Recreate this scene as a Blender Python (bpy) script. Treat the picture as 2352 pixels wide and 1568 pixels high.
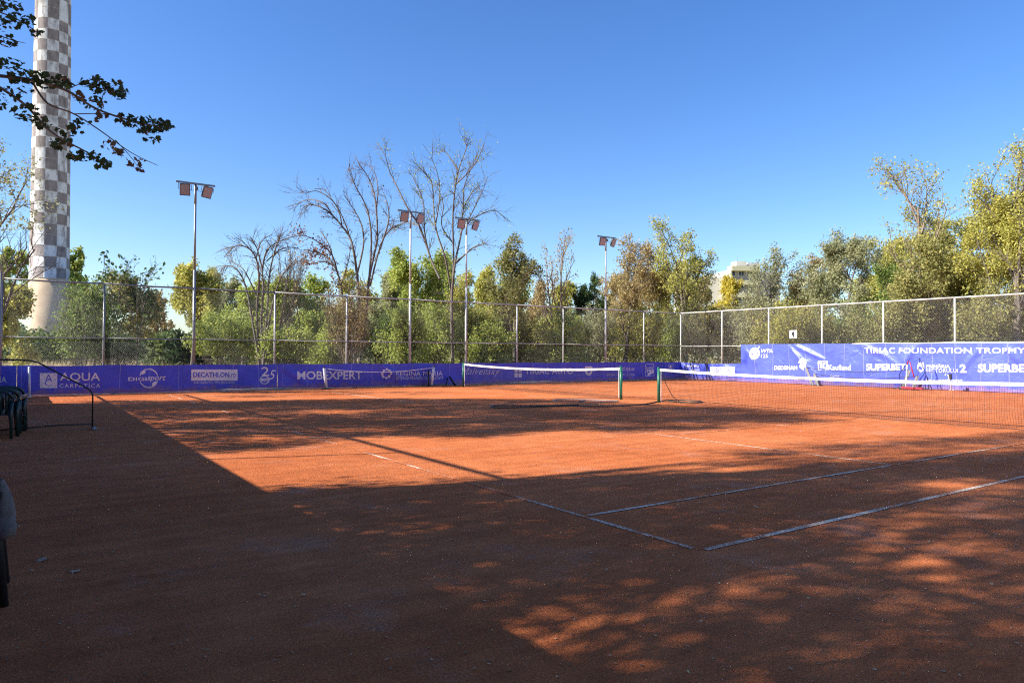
import bpy, bmesh, math, random
import numpy as np
from mathutils import Matrix, Vector

# ------------------------------------------------------------------ scene, camera, sky, sun, exposure
for o in list(bpy.data.objects): bpy.data.objects.remove(o)
SC = bpy.context.scene
COL = SC.collection
CAM = np.array([-4.2936, -3.6768, 1.5013])
YAW, PIT, ROL, FPX = 0.9668993, 0.0165769, 0.0034490, 2672.452 * 0.6125      # focal length in 2352-px-wide units
FW = np.array([math.cos(YAW) * math.cos(PIT), math.sin(YAW) * math.cos(PIT), math.sin(PIT)])
_r = np.array([math.sin(YAW), -math.cos(YAW), 0.0]); _u = np.cross(_r, FW)
RT = math.cos(ROL) * _r + math.sin(ROL) * _u
UP = -math.sin(ROL) * _r + math.cos(ROL) * _u
cd = bpy.data.cameras.new('camera'); cam = bpy.data.objects.new('camera', cd); COL.objects.link(cam)
cd.sensor_fit = 'HORIZONTAL'; cd.sensor_width = 36.0; cd.lens = 36.0 * FPX / 2352.0
cd.clip_start = 0.05; cd.clip_end = 4000.0
cam.matrix_world = Matrix(((RT[0], UP[0], -FW[0], CAM[0]), (RT[1], UP[1], -FW[1], CAM[1]), (RT[2], UP[2], -FW[2], CAM[2]), (0, 0, 0, 1)))
SC.camera = cam

SUN_AZ, SUN_EL = math.radians(161.2), math.radians(35.0)
SUND = np.array([math.cos(SUN_EL) * math.cos(SUN_AZ), math.cos(SUN_EL) * math.sin(SUN_AZ), math.sin(SUN_EL)])
W = bpy.data.worlds.new('World'); SC.world = W; W.use_nodes = True
wn, wl = W.node_tree.nodes, W.node_tree.links
sky = wn.new('ShaderNodeTexSky'); sky.sky_type = 'NISHITA'; sky.sun_disc = False
sky.sun_elevation = SUN_EL; sky.sun_rotation = math.pi / 2 - SUN_AZ
sky.altitude = 80; sky.air_density = 1.0; sky.dust_density = 0.6; sky.ozone_density = 3.5
bgn = wn['Background']; bgn.inputs[1].default_value = 0.103
hs = wn.new('ShaderNodeHueSaturation'); hs.inputs['Saturation'].default_value = 1.24; hs.inputs['Hue'].default_value = 0.511; wl.new(sky.outputs[0], hs.inputs['Color']); wl.new(hs.outputs[0], bgn.inputs[0])
sd = bpy.data.lights.new('sun', 'SUN'); sun = bpy.data.objects.new('sun', sd); COL.objects.link(sun)
sd.energy = 5.0; sd.angle = math.radians(0.7); sd.color = (1.0, 0.95, 0.865)
sun.rotation_euler = Vector(SUND).to_track_quat('Z', 'Y').to_euler(); sun.location = (-30, 20, 40)
SC.view_settings.view_transform = 'Standard'; SC.view_settings.look = 'None'
SC.view_settings.exposure = 1.14; SC.view_settings.gamma = 1.0; SC.view_settings.use_curve_mapping = False
SC.render.engine = 'CYCLES'
try:
    SC.cycles.use_denoising = False; SC.cycles.use_adaptive_sampling = False; SC.cycles.filter_width = 1.15; SC.cycles.sample_clamp_indirect = 6.0; SC.cycles.max_bounces = 6; SC.cycles.transparent_max_bounces = 6
    SC.cycles.diffuse_bounces = 3; SC.cycles.glossy_bounces = 2
except Exception: pass

# ------------------------------------------------------------------ helpers
def ray(x, y): return FW + RT * (x - 1176.0) / FPX + UP * (784.0 - y) / FPX
def gnd(x, y, z=0.0):
    d = ray(x, y); return CAM + d * (z - CAM[2]) / d[2]
TH = 0.0079348; ORI = np.array([27.956, 25.436, 0.0])
FL = np.array([math.cos(TH), math.sin(TH), 0.0]); FN = np.array([-math.sin(TH), math.cos(TH), 0.0])
ZV = np.array([0, 0, 1.0])
def lplane(x, y, off=0.0):              # pixel -> (s, z) on the long fence, off metres in front of it
    o = ORI - FN * off; d = ray(x, y); q = CAM + d * ((o - CAM) @ FN) / (d @ FN); return (q - ORI) @ FL, q[2]
def rplane(x, y, off=0.0):
    o = ORI - FL * off; d = ray(x, y); q = CAM + d * ((o - CAM) @ FL) / (d @ FL); return (q - ORI) @ (-FN), q[2]
def LP(s, z, d=0.0): return ORI + FL * s + ZV * z - FN * d
def RP(t, z, d=0.0): return ORI - FN * t + ZV * z - FL * d
def fdepth(x):                          # horizontal ray multiplier at the fence behind column x
    d = ray(x, 811.0)
    a = ((ORI - CAM) @ FN) / (d @ FN) if d @ FN > 1e-6 else 1e9
    b = ((ORI - CAM) @ FL) / (d @ FL) if d @ FL > 1e-6 else 1e9
    return min(a if a > 0 else 1e9, b if b > 0 else 1e9)

def tag(o, label=None, cat=None, group=None, kind=None):
    if label: o['label'] = label
    if cat: o['category'] = cat
    if group: o['group'] = group
    if kind: o['kind'] = kind
    return o
def empty(name, loc=(0, 0, 0), rz=0.0):
    o = bpy.data.objects.new(name, None); COL.objects.link(o); o.location = loc; o.rotation_euler = (0, 0, rz); o.empty_display_size = 0.2
    return o
def link_mesh(name, me, mat, parent=None):
    o = bpy.data.objects.new(name, me); COL.objects.link(o)
    if mat is not None and not me.materials: me.materials.append(mat)
    if parent is not None:
        o.parent = parent
        if parent.location.length or parent.rotation_euler.z:
            pass
    return o
class MB:
    def __init__(s): s.v = []; s.f = []
    def add(s, vs, fs):
        b = len(s.v); s.v.extend([tuple(map(float, p)) for p in vs]); s.f.extend([tuple(b + i for i in f) for f in fs]); return s
    def box(s, c, size, ax=None, ay=None, az=None):
        c = np.array(c, float); ax = np.array(ax if ax is not None else (1, 0, 0), float); ay = np.array(ay if ay is not None else (0, 1, 0), float)
        az = np.array(az if az is not None else (0, 0, 1), float); h = np.array(size, float) / 2
        vs = [c + ax * h[0] * i + ay * h[1] * j + az * h[2] * k for k in (-1, 1) for (i, j) in ((-1, -1), (1, -1), (1, 1), (-1, 1))]
        return s.add(vs, [(3, 2, 1, 0), (4, 5, 6, 7), (0, 1, 5, 4), (1, 2, 6, 5), (2, 3, 7, 6), (3, 0, 4, 7)])
    def tube(s, pts, r, n=6, cap=True):
        pts = np.array(pts, float); m = len(pts); rr = np.full(m, r, float) if np.isscalar(r) else np.array(r, float)
        vs = []; prev = None
        for i in range(m):
            t = pts[min(i + 1, m - 1)] - pts[max(i - 1, 0)]; t = t / (np.linalg.norm(t) + 1e-12)
            if prev is None:
                a = np.array([0, 0, 1.0]) if abs(t[2]) < 0.9 else np.array([1.0, 0, 0])
                a = np.cross(t, a)
            else: a = prev - t * (prev @ t)
            a /= np.linalg.norm(a) + 1e-12; prev = a; b = np.cross(t, a)
            for k in range(n):
                w = 2 * math.pi * k / n; vs.append(pts[i] + (a * math.cos(w) + b * math.sin(w)) * rr[i])
        fs = [(i * n + k, i * n + (k + 1) % n, (i + 1) * n + (k + 1) % n, (i + 1) * n + k) for i in range(m - 1) for k in range(n)]
        if cap: fs += [tuple(reversed(range(n))), tuple(range((m - 1) * n, m * n))]
        return s.add(vs, fs)
    def build(s, name, mat, parent=None, smooth=False, bevel=0.0):
        me = bpy.data.meshes.new(name); me.from_pydata(s.v, [], s.f); me.update()
        if smooth:
            me.polygons.foreach_set('use_smooth', [True] * len(me.polygons))
        if parent is not None:
            p = parent; chain = []
            while p is not None: chain.append(p); p = p.parent
            M = Matrix.Identity(4)
            for q in reversed(chain): M = M @ (Matrix.Translation(q.location) @ q.rotation_euler.to_matrix().to_4x4())
            me.transform(M.inverted())           # geometry is written in world space
        o = link_mesh(name, me, mat, parent)
        if bevel:
            b = o.modifiers.new('bevel', 'BEVEL'); b.width = bevel; b.segments = 2; b.limit_method = 'ANGLE'
        return o
def ctube(s, pts, r, n=6): return s.tube(pts, r, n)

def nmat(name):
    m = bpy.data.materials.new(name); m.use_nodes = True; nt = m.node_tree
    return m, nt.nodes, nt.links, nt.nodes['Principled BSDF']
def mat(name, col, rough=0.6, metal=0.0, var=0.12, scale=8.0, bump=0.0, bscale=60.0, spec=0.5, sheen=0.0):
    m, N, L, P = nmat(name)
    P.inputs['Roughness'].default_value = rough; P.inputs['Metallic'].default_value = metal
    P.inputs['Specular IOR Level'].default_value = spec
    tc = N.new('ShaderNodeTexCoord'); nz = N.new('ShaderNodeTexNoise'); nz.inputs['Scale'].default_value = scale; nz.inputs['Detail'].default_value = 5
    L.new(tc.outputs['Object'], nz.inputs['Vector'])
    cr = N.new('ShaderNodeValToRGB'); e = cr.color_ramp.elements
    e[0].position = 0.3; e[1].position = 0.7
    e[0].color = tuple(max(0, c * (1 - var)) for c in col) + (1,); e[1].color = tuple(min(1, c * (1 + var)) for c in col) + (1,)
    L.new(nz.outputs['Fac'], cr.inputs['Fac']); L.new(cr.outputs['Color'], P.inputs['Base Color'])
    if bump:
        n2 = N.new('ShaderNodeTexNoise'); n2.inputs['Scale'].default_value = bscale; n2.inputs['Detail'].default_value = 4
        L.new(tc.outputs['Object'], n2.inputs['Vector'])
        b = N.new('ShaderNodeBump'); b.inputs['Strength'].default_value = bump; b.inputs['Distance'].default_value = 0.01
        L.new(n2.outputs['Fac'], b.inputs['Height']); L.new(b.outputs['Normal'], P.inputs['Normal'])
    return m

# ------------------------------------------------------------------ materials
def clay_nodes(N, L, P):
    g = N.new('ShaderNodeNewGeometry')
    def noise(sc, det=4, rough=0.55):
        n = N.new('ShaderNodeTexNoise'); n.inputs['Scale'].default_value = sc; n.inputs['Detail'].default_value = det; n.inputs['Roughness'].default_value = rough
        L.new(g.outputs['Position'], n.inputs['Vector']); return n
    a = noise(0.35, 5); b = noise(3.2, 6, 0.65); c = noise(70, 4, 0.75); d = noise(0.9, 7, 0.7)
    r1 = N.new('ShaderNodeValToRGB'); e = r1.color_ramp.elements
    e[0].position = 0.32; e[0].color = (0.62, 0.172, 0.050, 1); e[1].position = 0.70; e[1].color = (0.77, 0.250, 0.090, 1)
    L.new(a.outputs['Fac'], r1.inputs['Fac'])
    def mix(kind, fac, c1, c2):
        m = N.new('ShaderNodeMixRGB'); m.blend_type = kind
        if hasattr(fac, 'links'): L.new(fac, m.inputs[0])
        else: m.inputs[0].default_value = fac
        for i, q in ((1, c1), (2, c2)):
            if hasattr(q, 'links'): L.new(q, m.inputs[i])
            else: m.inputs[i].default_value = q
        return m.outputs[0]
    def ramp(src, p0, p1, c0=(0, 0, 0, 1), c1=(1, 1, 1, 1)):
        r = N.new('ShaderNodeValToRGB'); r.color_ramp.elements[0].position = p0; r.color_ramp.elements[1].position = p1
        r.color_ramp.elements[0].color = c0; r.color_ramp.elements[1].color = c1; L.new(src, r.inputs['Fac']); return r.outputs['Color']
    col = mix('MULTIPLY', 0.75, r1.outputs['Color'], ramp(b.outputs['Fac'], 0.3, 0.72, (0.70, 0.66, 0.64, 1), (1.12, 1.12, 1.12, 1)))
    col = mix('MULTIPLY', 0.9, col, ramp(c.outputs['Fac'], 0.34, 0.60, (0.56, 0.52, 0.50, 1), (1.12, 1.12, 1.12, 1)))
    mp = N.new('ShaderNodeMapping'); mp.inputs['Scale'].default_value = (0.25, 3.2, 1); mp.inputs['Rotation'].default_value = (0, 0, 0.12); L.new(g.outputs['Position'], mp.inputs['Vector'])
    ns = N.new('ShaderNodeTexNoise'); ns.inputs['Scale'].default_value = 1.6; ns.inputs['Detail'].default_value = 6; ns.inputs['Roughness'].default_value = .7; L.new(mp.outputs[0], ns.inputs['Vector'])
    col = mix('MULTIPLY', 0.8, col, ramp(ns.outputs['Fac'], 0.36, 0.66, (0.78, 0.75, 0.73, 1), (1.12, 1.12, 1.12, 1)))
    # dusty worn patches where the loose brick dust is brushed off the base
    dust = ramp(d.outputs['Fac'], 0.55, 0.68)
    dust2 = mix('MULTIPLY', 1.0, dust, ramp(c.outputs['Fac'], 0.45, 0.55))
    col = mix('MIX', mix('MULTIPLY', 1.0, dust2, (0.55, 0.55, 0.55, 1)), col, (0.58, 0.36, 0.26, 1))
    hb = N.new('ShaderNodeMath'); hb.operation = 'MULTIPLY_ADD'; L.new(c.outputs['Fac'], hb.inputs[0]); hb.inputs[1].default_value = 1.0
    n3 = noise(26, 4, 0.6); L.new(n3.outputs['Fac'], hb.inputs[2])
    bp = N.new('ShaderNodeBump'); bp.inputs['Strength'].default_value = 0.9; bp.inputs['Distance'].default_value = 0.02
    L.new(hb.outputs[0], bp.inputs['Height']); L.new(bp.outputs['Normal'], P.inputs['Normal'])
    P.inputs['Roughness'].default_value = 0.95; P.inputs['Specular IOR Level'].default_value = 0.12
    return col, g, noise, mix, ramp
M = {}
m, N, L, P = nmat('clay'); col, *_ = clay_nodes(N, L, P); L.new(col, P.inputs['Base Color']); M['clay'] = m
m, N, L, P = nmat('worn_line'); col, g, noise, mix, ramp = clay_nodes(N, L, P)
n1 = noise(38, 5, 0.75); n2 = noise(0.8, 3, 0.6)
ad = N.new('ShaderNodeMath'); ad.operation = 'ADD'; L.new(n1.outputs['Fac'], ad.inputs[0]); L.new(n2.outputs['Fac'], ad.inputs[1])
at = N.new('ShaderNodeAttribute'); at.attribute_name = 'wear'
sb = N.new('ShaderNodeMath'); sb.operation = 'SUBTRACT'; L.new(ad.outputs[0], sb.inputs[0]); L.new(at.outputs['Fac'], sb.inputs[1])
L.new(mix('MIX', ramp(sb.outputs[0], 0.44, 0.56), col, (0.80, 0.66, 0.50, 1)), P.inputs['Base Color']); M['line'] = m
m, N, L, P = nmat('dry_ground')
g = N.new('ShaderNodeNewGeometry'); n1 = N.new('ShaderNodeTexNoise'); n1.inputs['Scale'].default_value = 0.5; n1.inputs['Detail'].default_value = 8
L.new(g.outputs['Position'], n1.inputs['Vector']); r = N.new('ShaderNodeValToRGB'); e = r.color_ramp.elements
e[0].color = (0.20, 0.15, 0.075, 1); e[1].color = (0.46, 0.36, 0.20, 1); e[0].position = .35; e[1].position = .65
L.new(n1.outputs['Fac'], r.inputs['Fac']); L.new(r.outputs['Color'], P.inputs['Base Color']); P.inputs['Roughness'].default_value = 1; M['dry'] = m
M['galv'] = mat('galvanised_steel', (0.50, 0.50, 0.48), 0.45, 0.1, 0.15, 20)
M['galvdark'] = mat('dark_steel', (0.26, 0.27, 0.28), 0.5, 0.5, 0.2, 14)  # darker steel, also the painted shade of the long fence's left end
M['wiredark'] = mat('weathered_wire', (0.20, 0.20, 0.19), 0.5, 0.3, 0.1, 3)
M['wire'] = mat('mesh_wire', (0.46, 0.46, 0.42), 0.5, 0.3, 0.1, 3)
M['rail'] = mat('painted_rail', (0.56, 0.56, 0.51), 0.5, 0.1, 0.12, 6)
def fabric(name, c, rough, bstr=0.35):
    m, N, L, P = nmat(name)
    g = N.new('ShaderNodeNewGeometry'); n = N.new('ShaderNodeTexNoise'); n.inputs['Scale'].default_value = 2.3; n.inputs['Detail'].default_value = 5
    L.new(g.outputs['Position'], n.inputs['Vector']); r = N.new('ShaderNodeValToRGB'); e = r.color_ramp.elements
    e[0].position = .3; e[1].position = .7; e[0].color = tuple(x * 0.86 for x in c) + (1,); e[1].color = tuple(min(1, x * 1.1) for x in c) + (1,)
    L.new(n.outputs['Fac'], r.inputs['Fac']); L.new(r.outputs['Color'], P.inputs['Base Color'])
    sx = N.new('ShaderNodeSeparateXYZ'); L.new(g.outputs['Position'], sx.inputs[0])
    def mt_(op, a, b):
        n_ = N.new('ShaderNodeMath'); n_.operation = op
        for i, q in enumerate((a, b)):
            if hasattr(q, 'links'): L.new(q, n_.inputs[i])
            else: n_.inputs[i].default_value = q
        return n_.outputs[0]
    wob = mt_('MULTIPLY', n.outputs['Fac'], 0.05)
    fr = mt_('FRACT', mt_('DIVIDE', mt_('ADD', mt_('ADD', sx.outputs['X'], sx.outputs['Y']), wob), 0.97), 0.0)
    ln_ = mt_('LESS_THAN', mt_('ABSOLUTE', mt_('SUBTRACT', fr, 0.5), 0.0), 0.011)
    fold = N.new('ShaderNodeMixRGB'); fold.blend_type = 'MIX'; L.new(mt_('MULTIPLY', ln_, 0.32), fold.inputs[0]); L.new(r.outputs['Color'], fold.inputs[1]); fold.inputs[2].default_value = (.45, .45, .62, 1)
    nd = N.new('ShaderNodeTexNoise'); nd.inputs['Scale'].default_value = 3.0; nd.inputs['Detail'].default_value = 7; L.new(g.outputs['Position'], nd.inputs['Vector'])
    dz = mt_('SUBTRACT', mt_('MULTIPLY', nd.outputs['Fac'], 0.55), mt_('MULTIPLY', sx.outputs['Z'], 1.05))
    dz = mt_('MINIMUM', mt_('MAXIMUM', mt_('MULTIPLY', dz, 3.0), 0.0), 0.55)
    dst = N.new('ShaderNodeMixRGB'); L.new(dz, dst.inputs[0]); L.new(fold.outputs[0], dst.inputs[1]); dst.inputs[2].default_value = (.34, .17, .12, 1)
    L.new(dst.outputs[0], P.inputs['Base Color'])
    w = N.new('ShaderNodeTexNoise'); w.inputs['Scale'].default_value = 4.5; w.inputs['Detail'].default_value = 3; w.inputs['Distortion'].default_value = 1.2
    L.new(g.outputs['Position'], w.inputs['Vector'])
    b = N.new('ShaderNodeBump'); b.inputs['Strength'].default_value = bstr; b.inputs['Distance'].default_value = 0.05
    L.new(w.outputs['Fac'], b.inputs['Height']); L.new(b.outputs['Normal'], P.inputs['Normal'])
    P.inputs['Roughness'].default_value = rough; P.inputs['Specular IOR Level'].default_value = 0.45
    return m
M['blue'] = fabric('blue_banner_fabric', (0.060, 0.078, 0.60), 0.45)
M['blue2'] = fabric('bright_blue_banner_vinyl', (0.075, 0.110, 0.60), 0.38, 0.45)
M['print'] = fabric('white_print', (0.80, 0.80, 0.80), 0.5, 0.2)
M['printg'] = fabric('pale_print', (0.74, 0.74, 0.76), 0.5, 0.2)
M['green'] = mat('green_paint', (0.008, 0.115, 0.065), 0.4, 0.0, 0.25, 18)
M['black'] = mat('black_plastic', (0.012, 0.012, 0.014), 0.45)
M['cord'] = mat('black_net_cord', (0.012, 0.012, 0.016), 0.8)
M['white'] = mat('white_canvas', (0.66, 0.60, 0.49), 0.7, 0, 0.06, 5)
M['whitepaint'] = mat('white_paint', (0.74, 0.74, 0.72), 0.5, 0, 0.12, 30)
M['lens'] = mat('led_panel', (0.40, 0.355, 0.33), 0.25, 0, 0.1, 40)
M['green_plastic'] = mat('dark_green_plastic', (0.010, 0.035, 0.030), 0.35, 0, 0.15, 6)
M['denim'] = mat('grey_blue_fleece', (0.15, 0.13, 0.11), 0.95, 0, 0.2, 30, 0.3, 120)
M['red'] = mat('red_plastic', (0.42, 0.03, 0.05), 0.4)
M['grey'] = mat('grey_metal', (0.20, 0.21, 0.21), 0.5, 0.2)
M['concrete'] = mat('kerb_concrete', (0.44, 0.42, 0.38), 0.9, 0, 0.25, 4, 0.5, 40)
M['bark'] = mat('bark', (0.14, 0.115, 0.095), 0.95, 0, 0.35, 7, 0.6, 25)
M['bark_pale'] = mat('pale_bark', (0.23, 0.18, 0.13), 0.95, 0, 0.35, 7, 0.6, 25)
M['hose'] = mat('green_black_hose', (0.035, 0.04, 0.03), 0.5)

# ------------------------------------------------------------------ the setting
def sheet(name, x0, x1, y0, y1, z, mt, n=1):
    mb = MB(); mb.add([(x0, y0, z), (x1, y0, z), (x1, y1, z), (x0, y1, z)], [(0, 1, 2, 3)]); return mb.build(name, mt)
tag(sheet('ground', -900, 1500, -900, 1500, -0.06, M['dry']), kind='structure')
clay = MB()
UB = -4.80
clay.add([(-9.5, -14, 0), (34, -14, 0), (34, -14, 0), (27.9 + 0.2, 25.36, 0), (-9.5, 25.10, 0)], [(0, 1, 3, 4)])
clay = tag(clay.build('clay_court', M['clay']), kind='structure')
def line(p, q, w, wear=(0.45, 0.45), z=0.004, n=40):
    p = np.array(p, float); q = np.array(q, float); d = (q - p) / np.linalg.norm(q - p); nn = np.array([-d[1], d[0]]) * w / 2
    mb = MB(); ws = []
    for i in range(n):
        a = p + (q - p) * i / n; b = p + (q - p) * (i + 1) / n
        mb.add([(*(a - nn), z), (*(b - nn), z), (*(b + nn), z), (*(a + nn), z)], [(0, 1, 2, 3)])
        ws.append(np.interp(i / n, np.linspace(0, 1, len(wear)), wear))
    o = mb.build('court_line', M['line'], clay)
    at = o.data.attributes.new('wear', 'FLOAT', 'FACE'); at.data.foreach_set('value', np.array(ws, np.float32))
    return o
line((0, 0.08), (0, 10.9), 0.055, (0.44, 0.52, 0.60, 0.62, 0.55, 0.52, 0.66, 0.56, 0.6, 0.8), z=0.004)     # baseline
line((0.05, 0), (23.77, 0), 0.062, (0.46, 0.48, 0.50, 0.52), z=0.005)                                              # doubles sideline
line((0.05, 1.372), (23.77, 1.372), 0.05, (0.47, 0.49, 0.52, 0.52), z=0.006)                                     # singles sideline
line((5.485, 1.40), (5.485, 9.57), 0.045, (0.44, 0.44, 0.44, 0.5, 0.6, 0.62), z=0.0045)                              # service line
line((5.53, 5.485), (11.8, 5.485), 0.05, (0.6, 0.7), z=0.005)
line((0.05, 9.6), (11.8, 9.6), 0.05, (0.72, 0.75), z=0.007)
line((0, 14.3), (0, 25.0), 0.05, (0.52, 0.6, 0.5, 0.6), z=0.004)
line((5.485, 15.6), (5.485, 22.5), 0.05, (0.45, 0.5), z=0.004)
line((0.05, 14.3), (23.0, 14.3), 0.05, (0.62, 0.7), z=0.006)
line((17.4, 1.4), (17.4, 9.6), 0.05, (0.5, 0.55), z=0.0045)
kerb = MB()
kerb.box(LP(-16.5, 0.01, -0.03), (34, 0.16, 0.14), FL, FN)
tag(kerb.build('kerb', M['concrete'], bevel=0.01), kind='structure')

# ------------------------------------------------------------------ fences
def chain(mb, P, a0, a1, z0, z1, cell=0.062, r=0.0013):
    h = z1 - z0; n = int((a1 - a0 + h) / cell)
    for sgn in (1, -1):
        for i in range(n):
            b = a0 - h + i * cell
            s0, s1 = b, b + h
            t0, t1 = 0.0, 1.0
            if s0 < a0: t0 = (a0 - s0) / h
            if s1 > a1: t1 = (a1 - s0) / h
            if t1 - t0 < 0.01: continue
            pa, pb = s0 + h * t0, s0 + h * t1
            za, zb = (z0 + h * t0, z0 + h * t1) if sgn > 0 else (z1 - h * t0, z1 - h * t1)
            mb.tube([P(pa, za), P(pb, zb)], r, 3, False)
HF = 3.91
SL = [-32.77, -29.83, -26.87, -23.86, -20.83, -17.83, -14.88, -11.93, -8.97, -5.98, -3.08]
LAMPS = {-26.87, -17.83, -14.88, -5.98}
fence_l = tag(empty('chain_link_fence', tuple(LP(-16, 0))), 'tall chain link fence behind the dark blue banners, trees right behind it', 'fence')
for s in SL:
    mb = MB(); mb.tube([LP(s, 0), LP(s, HF - 0.03)], 0.035, 10); mb.build('post', M['galv'] if s > -25 else M['galvdark'], fence_l, True)  # left posts take the darker steel: their shade is put into the colour
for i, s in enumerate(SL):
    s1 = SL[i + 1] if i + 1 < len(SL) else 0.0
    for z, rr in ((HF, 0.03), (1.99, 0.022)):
        mb = MB(); mb.tube([LP(s + 0.01, z, 0.0), LP((s + s1) / 2, z - 0.02), LP(s1 - 0.01, z, 0.0)], rr, 8); mb.build('rail', M['galv'] if s > -25 else M['galvdark'], fence_l, True)  # rails at the left end carry the same shade in their colour
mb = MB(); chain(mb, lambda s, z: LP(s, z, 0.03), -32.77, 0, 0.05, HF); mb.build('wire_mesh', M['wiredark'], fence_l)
fence_r = tag(empty('chain_link_fence', tuple(RP(9, 0))), 'sunlit chain link fence with pale rails behind the bright blue banner', 'fence')
TR = [0.0] + [3.0037 * k for k in range(1, 8)]
for t in TR:
    mb = MB(); mb.tube([RP(t, 0), RP(t, HF - 0.03)], 0.038, 10); mb.build('post', M['rail'], fence_r, True)
for i in range(len(TR) - 1):
    for z, rr in ((HF, 0.034), (1.95, 0.024)):
        mb = MB(); mb.tube([RP(TR[i] + .01, z), RP((TR[i] + TR[i + 1]) / 2, z - 0.008), RP(TR[i + 1] - .01, z)], rr, 8); mb.build('rail', M['rail'], fence_r, True)
mb = MB(); chain(mb, lambda s, z: RP(s, z, 0.04), 0, 21, 0.05, HF, 0.062, 0.0017); mb.build('wire_mesh', M['wire'], fence_r)
# fence behind the baseline, beside the camera: it shades the left of the court
fence_b = tag(empty('chain_link_fence', (UB, 8, 0)), 'chain link fence beside the plastic chairs, its shadow lying over the clay', 'fence')
BP = lambda s, z, d=0.0: np.array([UB + d, s, z])
bposts = [25.2 - 2.88 * k for k in range(1, 14)]
for t in bposts:
    mb = MB(); mb.tube([BP(t, 0), BP(t, HF)], 0.03, 8); mb.build('post', M['galvdark'], fence_b, True)
for z, rr in ((HF, 0.045), (1.97, 0.035)):
    mb = MB(); mb.tube([BP(25.3, z), BP(bposts[-1], z)], rr, 8); mb.build('rail', M['galvdark'], fence_b, True)
mb = MB(); chain(mb, lambda s, z: BP(s, z, -0.03), bposts[-1], 25.3, 0.05, HF, 0.075, 0.0018); mb.build('wire_mesh', M['wire'], fence_b)

# ------------------------------------------------------------------ banners and their print
def hash_rng(k): return np.random.RandomState(k)
def wrinkle(seed, amp, creases=()):
    R = hash_rng(seed); ws = [(R.uniform(1.2, 5.5), R.uniform(-2.5, 2.5), R.uniform(0, 6.28), R.uniform(.3, 1)) for _ in range(7)]
    def f(s, z):
        d = sum(a * math.sin(kx * s + kz * z + ph) for kx, kz, ph, a in ws) * amp / 2.2
        for (s0, z0, s1, z1, h, wd) in creases:
            vx, vz = s1 - s0, z1 - z0; l2 = vx * vx + vz * vz; t = ((s - s0) * vx + (z - z0) * vz) / l2
            tc = min(1, max(0, t)); dx, dz = s - s0 - tc * vx, z - z0 - tc * vz
            d += h * math.exp(-(dx * dx + dz * dz) / (wd * wd)) * (0.35 + 0.65 * math.sin(math.pi * min(1, max(0, tc)) * 0.9 + 0.15))
        return d
    return f
def banner(name, P, a0, a1, zb, zt, wf, mt, off, label, step=0.09, sag=0.02, posts=()):
    na = max(2, int((a1 - a0) / step)); nz = max(4, int((zt(0) - zb(0)) / 0.07)); vs = []; fs = []
    for i in range(na + 1):
        s = a0 + (a1 - a0) * i / na
        for j in range(nz + 1):
            k = j / nz; lo, hi = zb(s), zt(s); z = lo + (hi - lo) * k
            d = wf(s, z) * (0.35 + 0.65 * math.sin(math.pi * min(1, 0.12 + 0.8 * (1 - k))))
            vs.append(P(s, z, off + d))
        if i:
            b = i * (nz + 1); a = b - nz - 1
            fs += [(a + j, b + j, b + j + 1, a + j + 1) for j in range(nz)]
    mb = MB(); mb.add(vs, fs)
    root = mb.build(name, mt, None, True); tag(root, label, 'banner')
    def surf(s, z, e):
        lo, hi = zb(s), zt(s); k = (z - lo) / (hi - lo)
        return P(s, z, off + e + wf(s, z) * (0.35 + 0.65 * math.sin(math.pi * min(1, 0.12 + 0.8 * (1 - k)))))
    return root, surf
def put(bm, surf, mt, parent, name, e):
    st = 0.075 if mt is M['print'] else 0.16
    smin = min(v.co.x for v in bm.verts); smax = max(v.co.x for v in bm.verts); zmin = min(v.co.y for v in bm.verts); zmax = max(v.co.y for v in bm.verts)
    for ax, lo, hi in ((0, smin, smax), (1, zmin, zmax)):
        c = math.floor(lo / st) * st + st
        while c < hi:
            co = (c, 0, 0) if ax == 0 else (0, c, 0); no = (1, 0, 0) if ax == 0 else (0, 1, 0)
            bmesh.ops.bisect_plane(bm, geom=bm.verts[:] + bm.edges[:] + bm.faces[:], plane_co=co, plane_no=no); c += st
    for v in bm.verts: v.co = Vector(surf(v.co.x, v.co.y, e))
    me = bpy.data.meshes.new(name); bm.to_mesh(me); bm.free()
    return link_mesh(name, me, mt, parent)
def quadmap(pl, box):
    x0, y0, x1, y1 = [q * 0.6125 for q in box]
    c = [np.array(pl(*p)) for p in ((x0, y1), (x1, y1), (x1, y0), (x0, y0))]
    return lambda a, b: c[0] * (1 - a) * (1 - b) + c[1] * a * (1 - b) + c[2] * a * b + c[3] * (1 - a) * b
def text(body, pl, box, surf, parent, mt, bold=0.0, shear=0.0, space=1.0, e=0.006, name='lettering'):
    cu = bpy.data.curves.new('t', 'FONT'); cu.body = body; cu.offset = bold; cu.shear = shear; cu.space_character = space; cu.resolution_u = 3
    ob = bpy.data.objects.new('t', cu); COL.objects.link(ob); bpy.context.view_layer.update()
    me = bpy.data.meshes.new_from_object(ob.evaluated_get(bpy.context.evaluated_depsgraph_get()))
    bpy.data.objects.remove(ob); bpy.data.curves.remove(cu)
    bm = bmesh.new(); bm.from_mesh(me); bpy.data.meshes.remove(me)
    xs = [v.co.x for v in bm.verts]; ys = [v.co.y for v in bm.verts]; x0, x1, y0, y1 = min(xs), max(xs), min(ys), max(ys)
    q = quadmap(pl, box)
    for v in bm.verts:
        r = q((v.co.x - x0) / (x1 - x0), (v.co.y - y0) / (y1 - y0)); v.co = (r[0], r[1], 0)
    return put(bm, surf, mt, parent, name, e)
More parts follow.
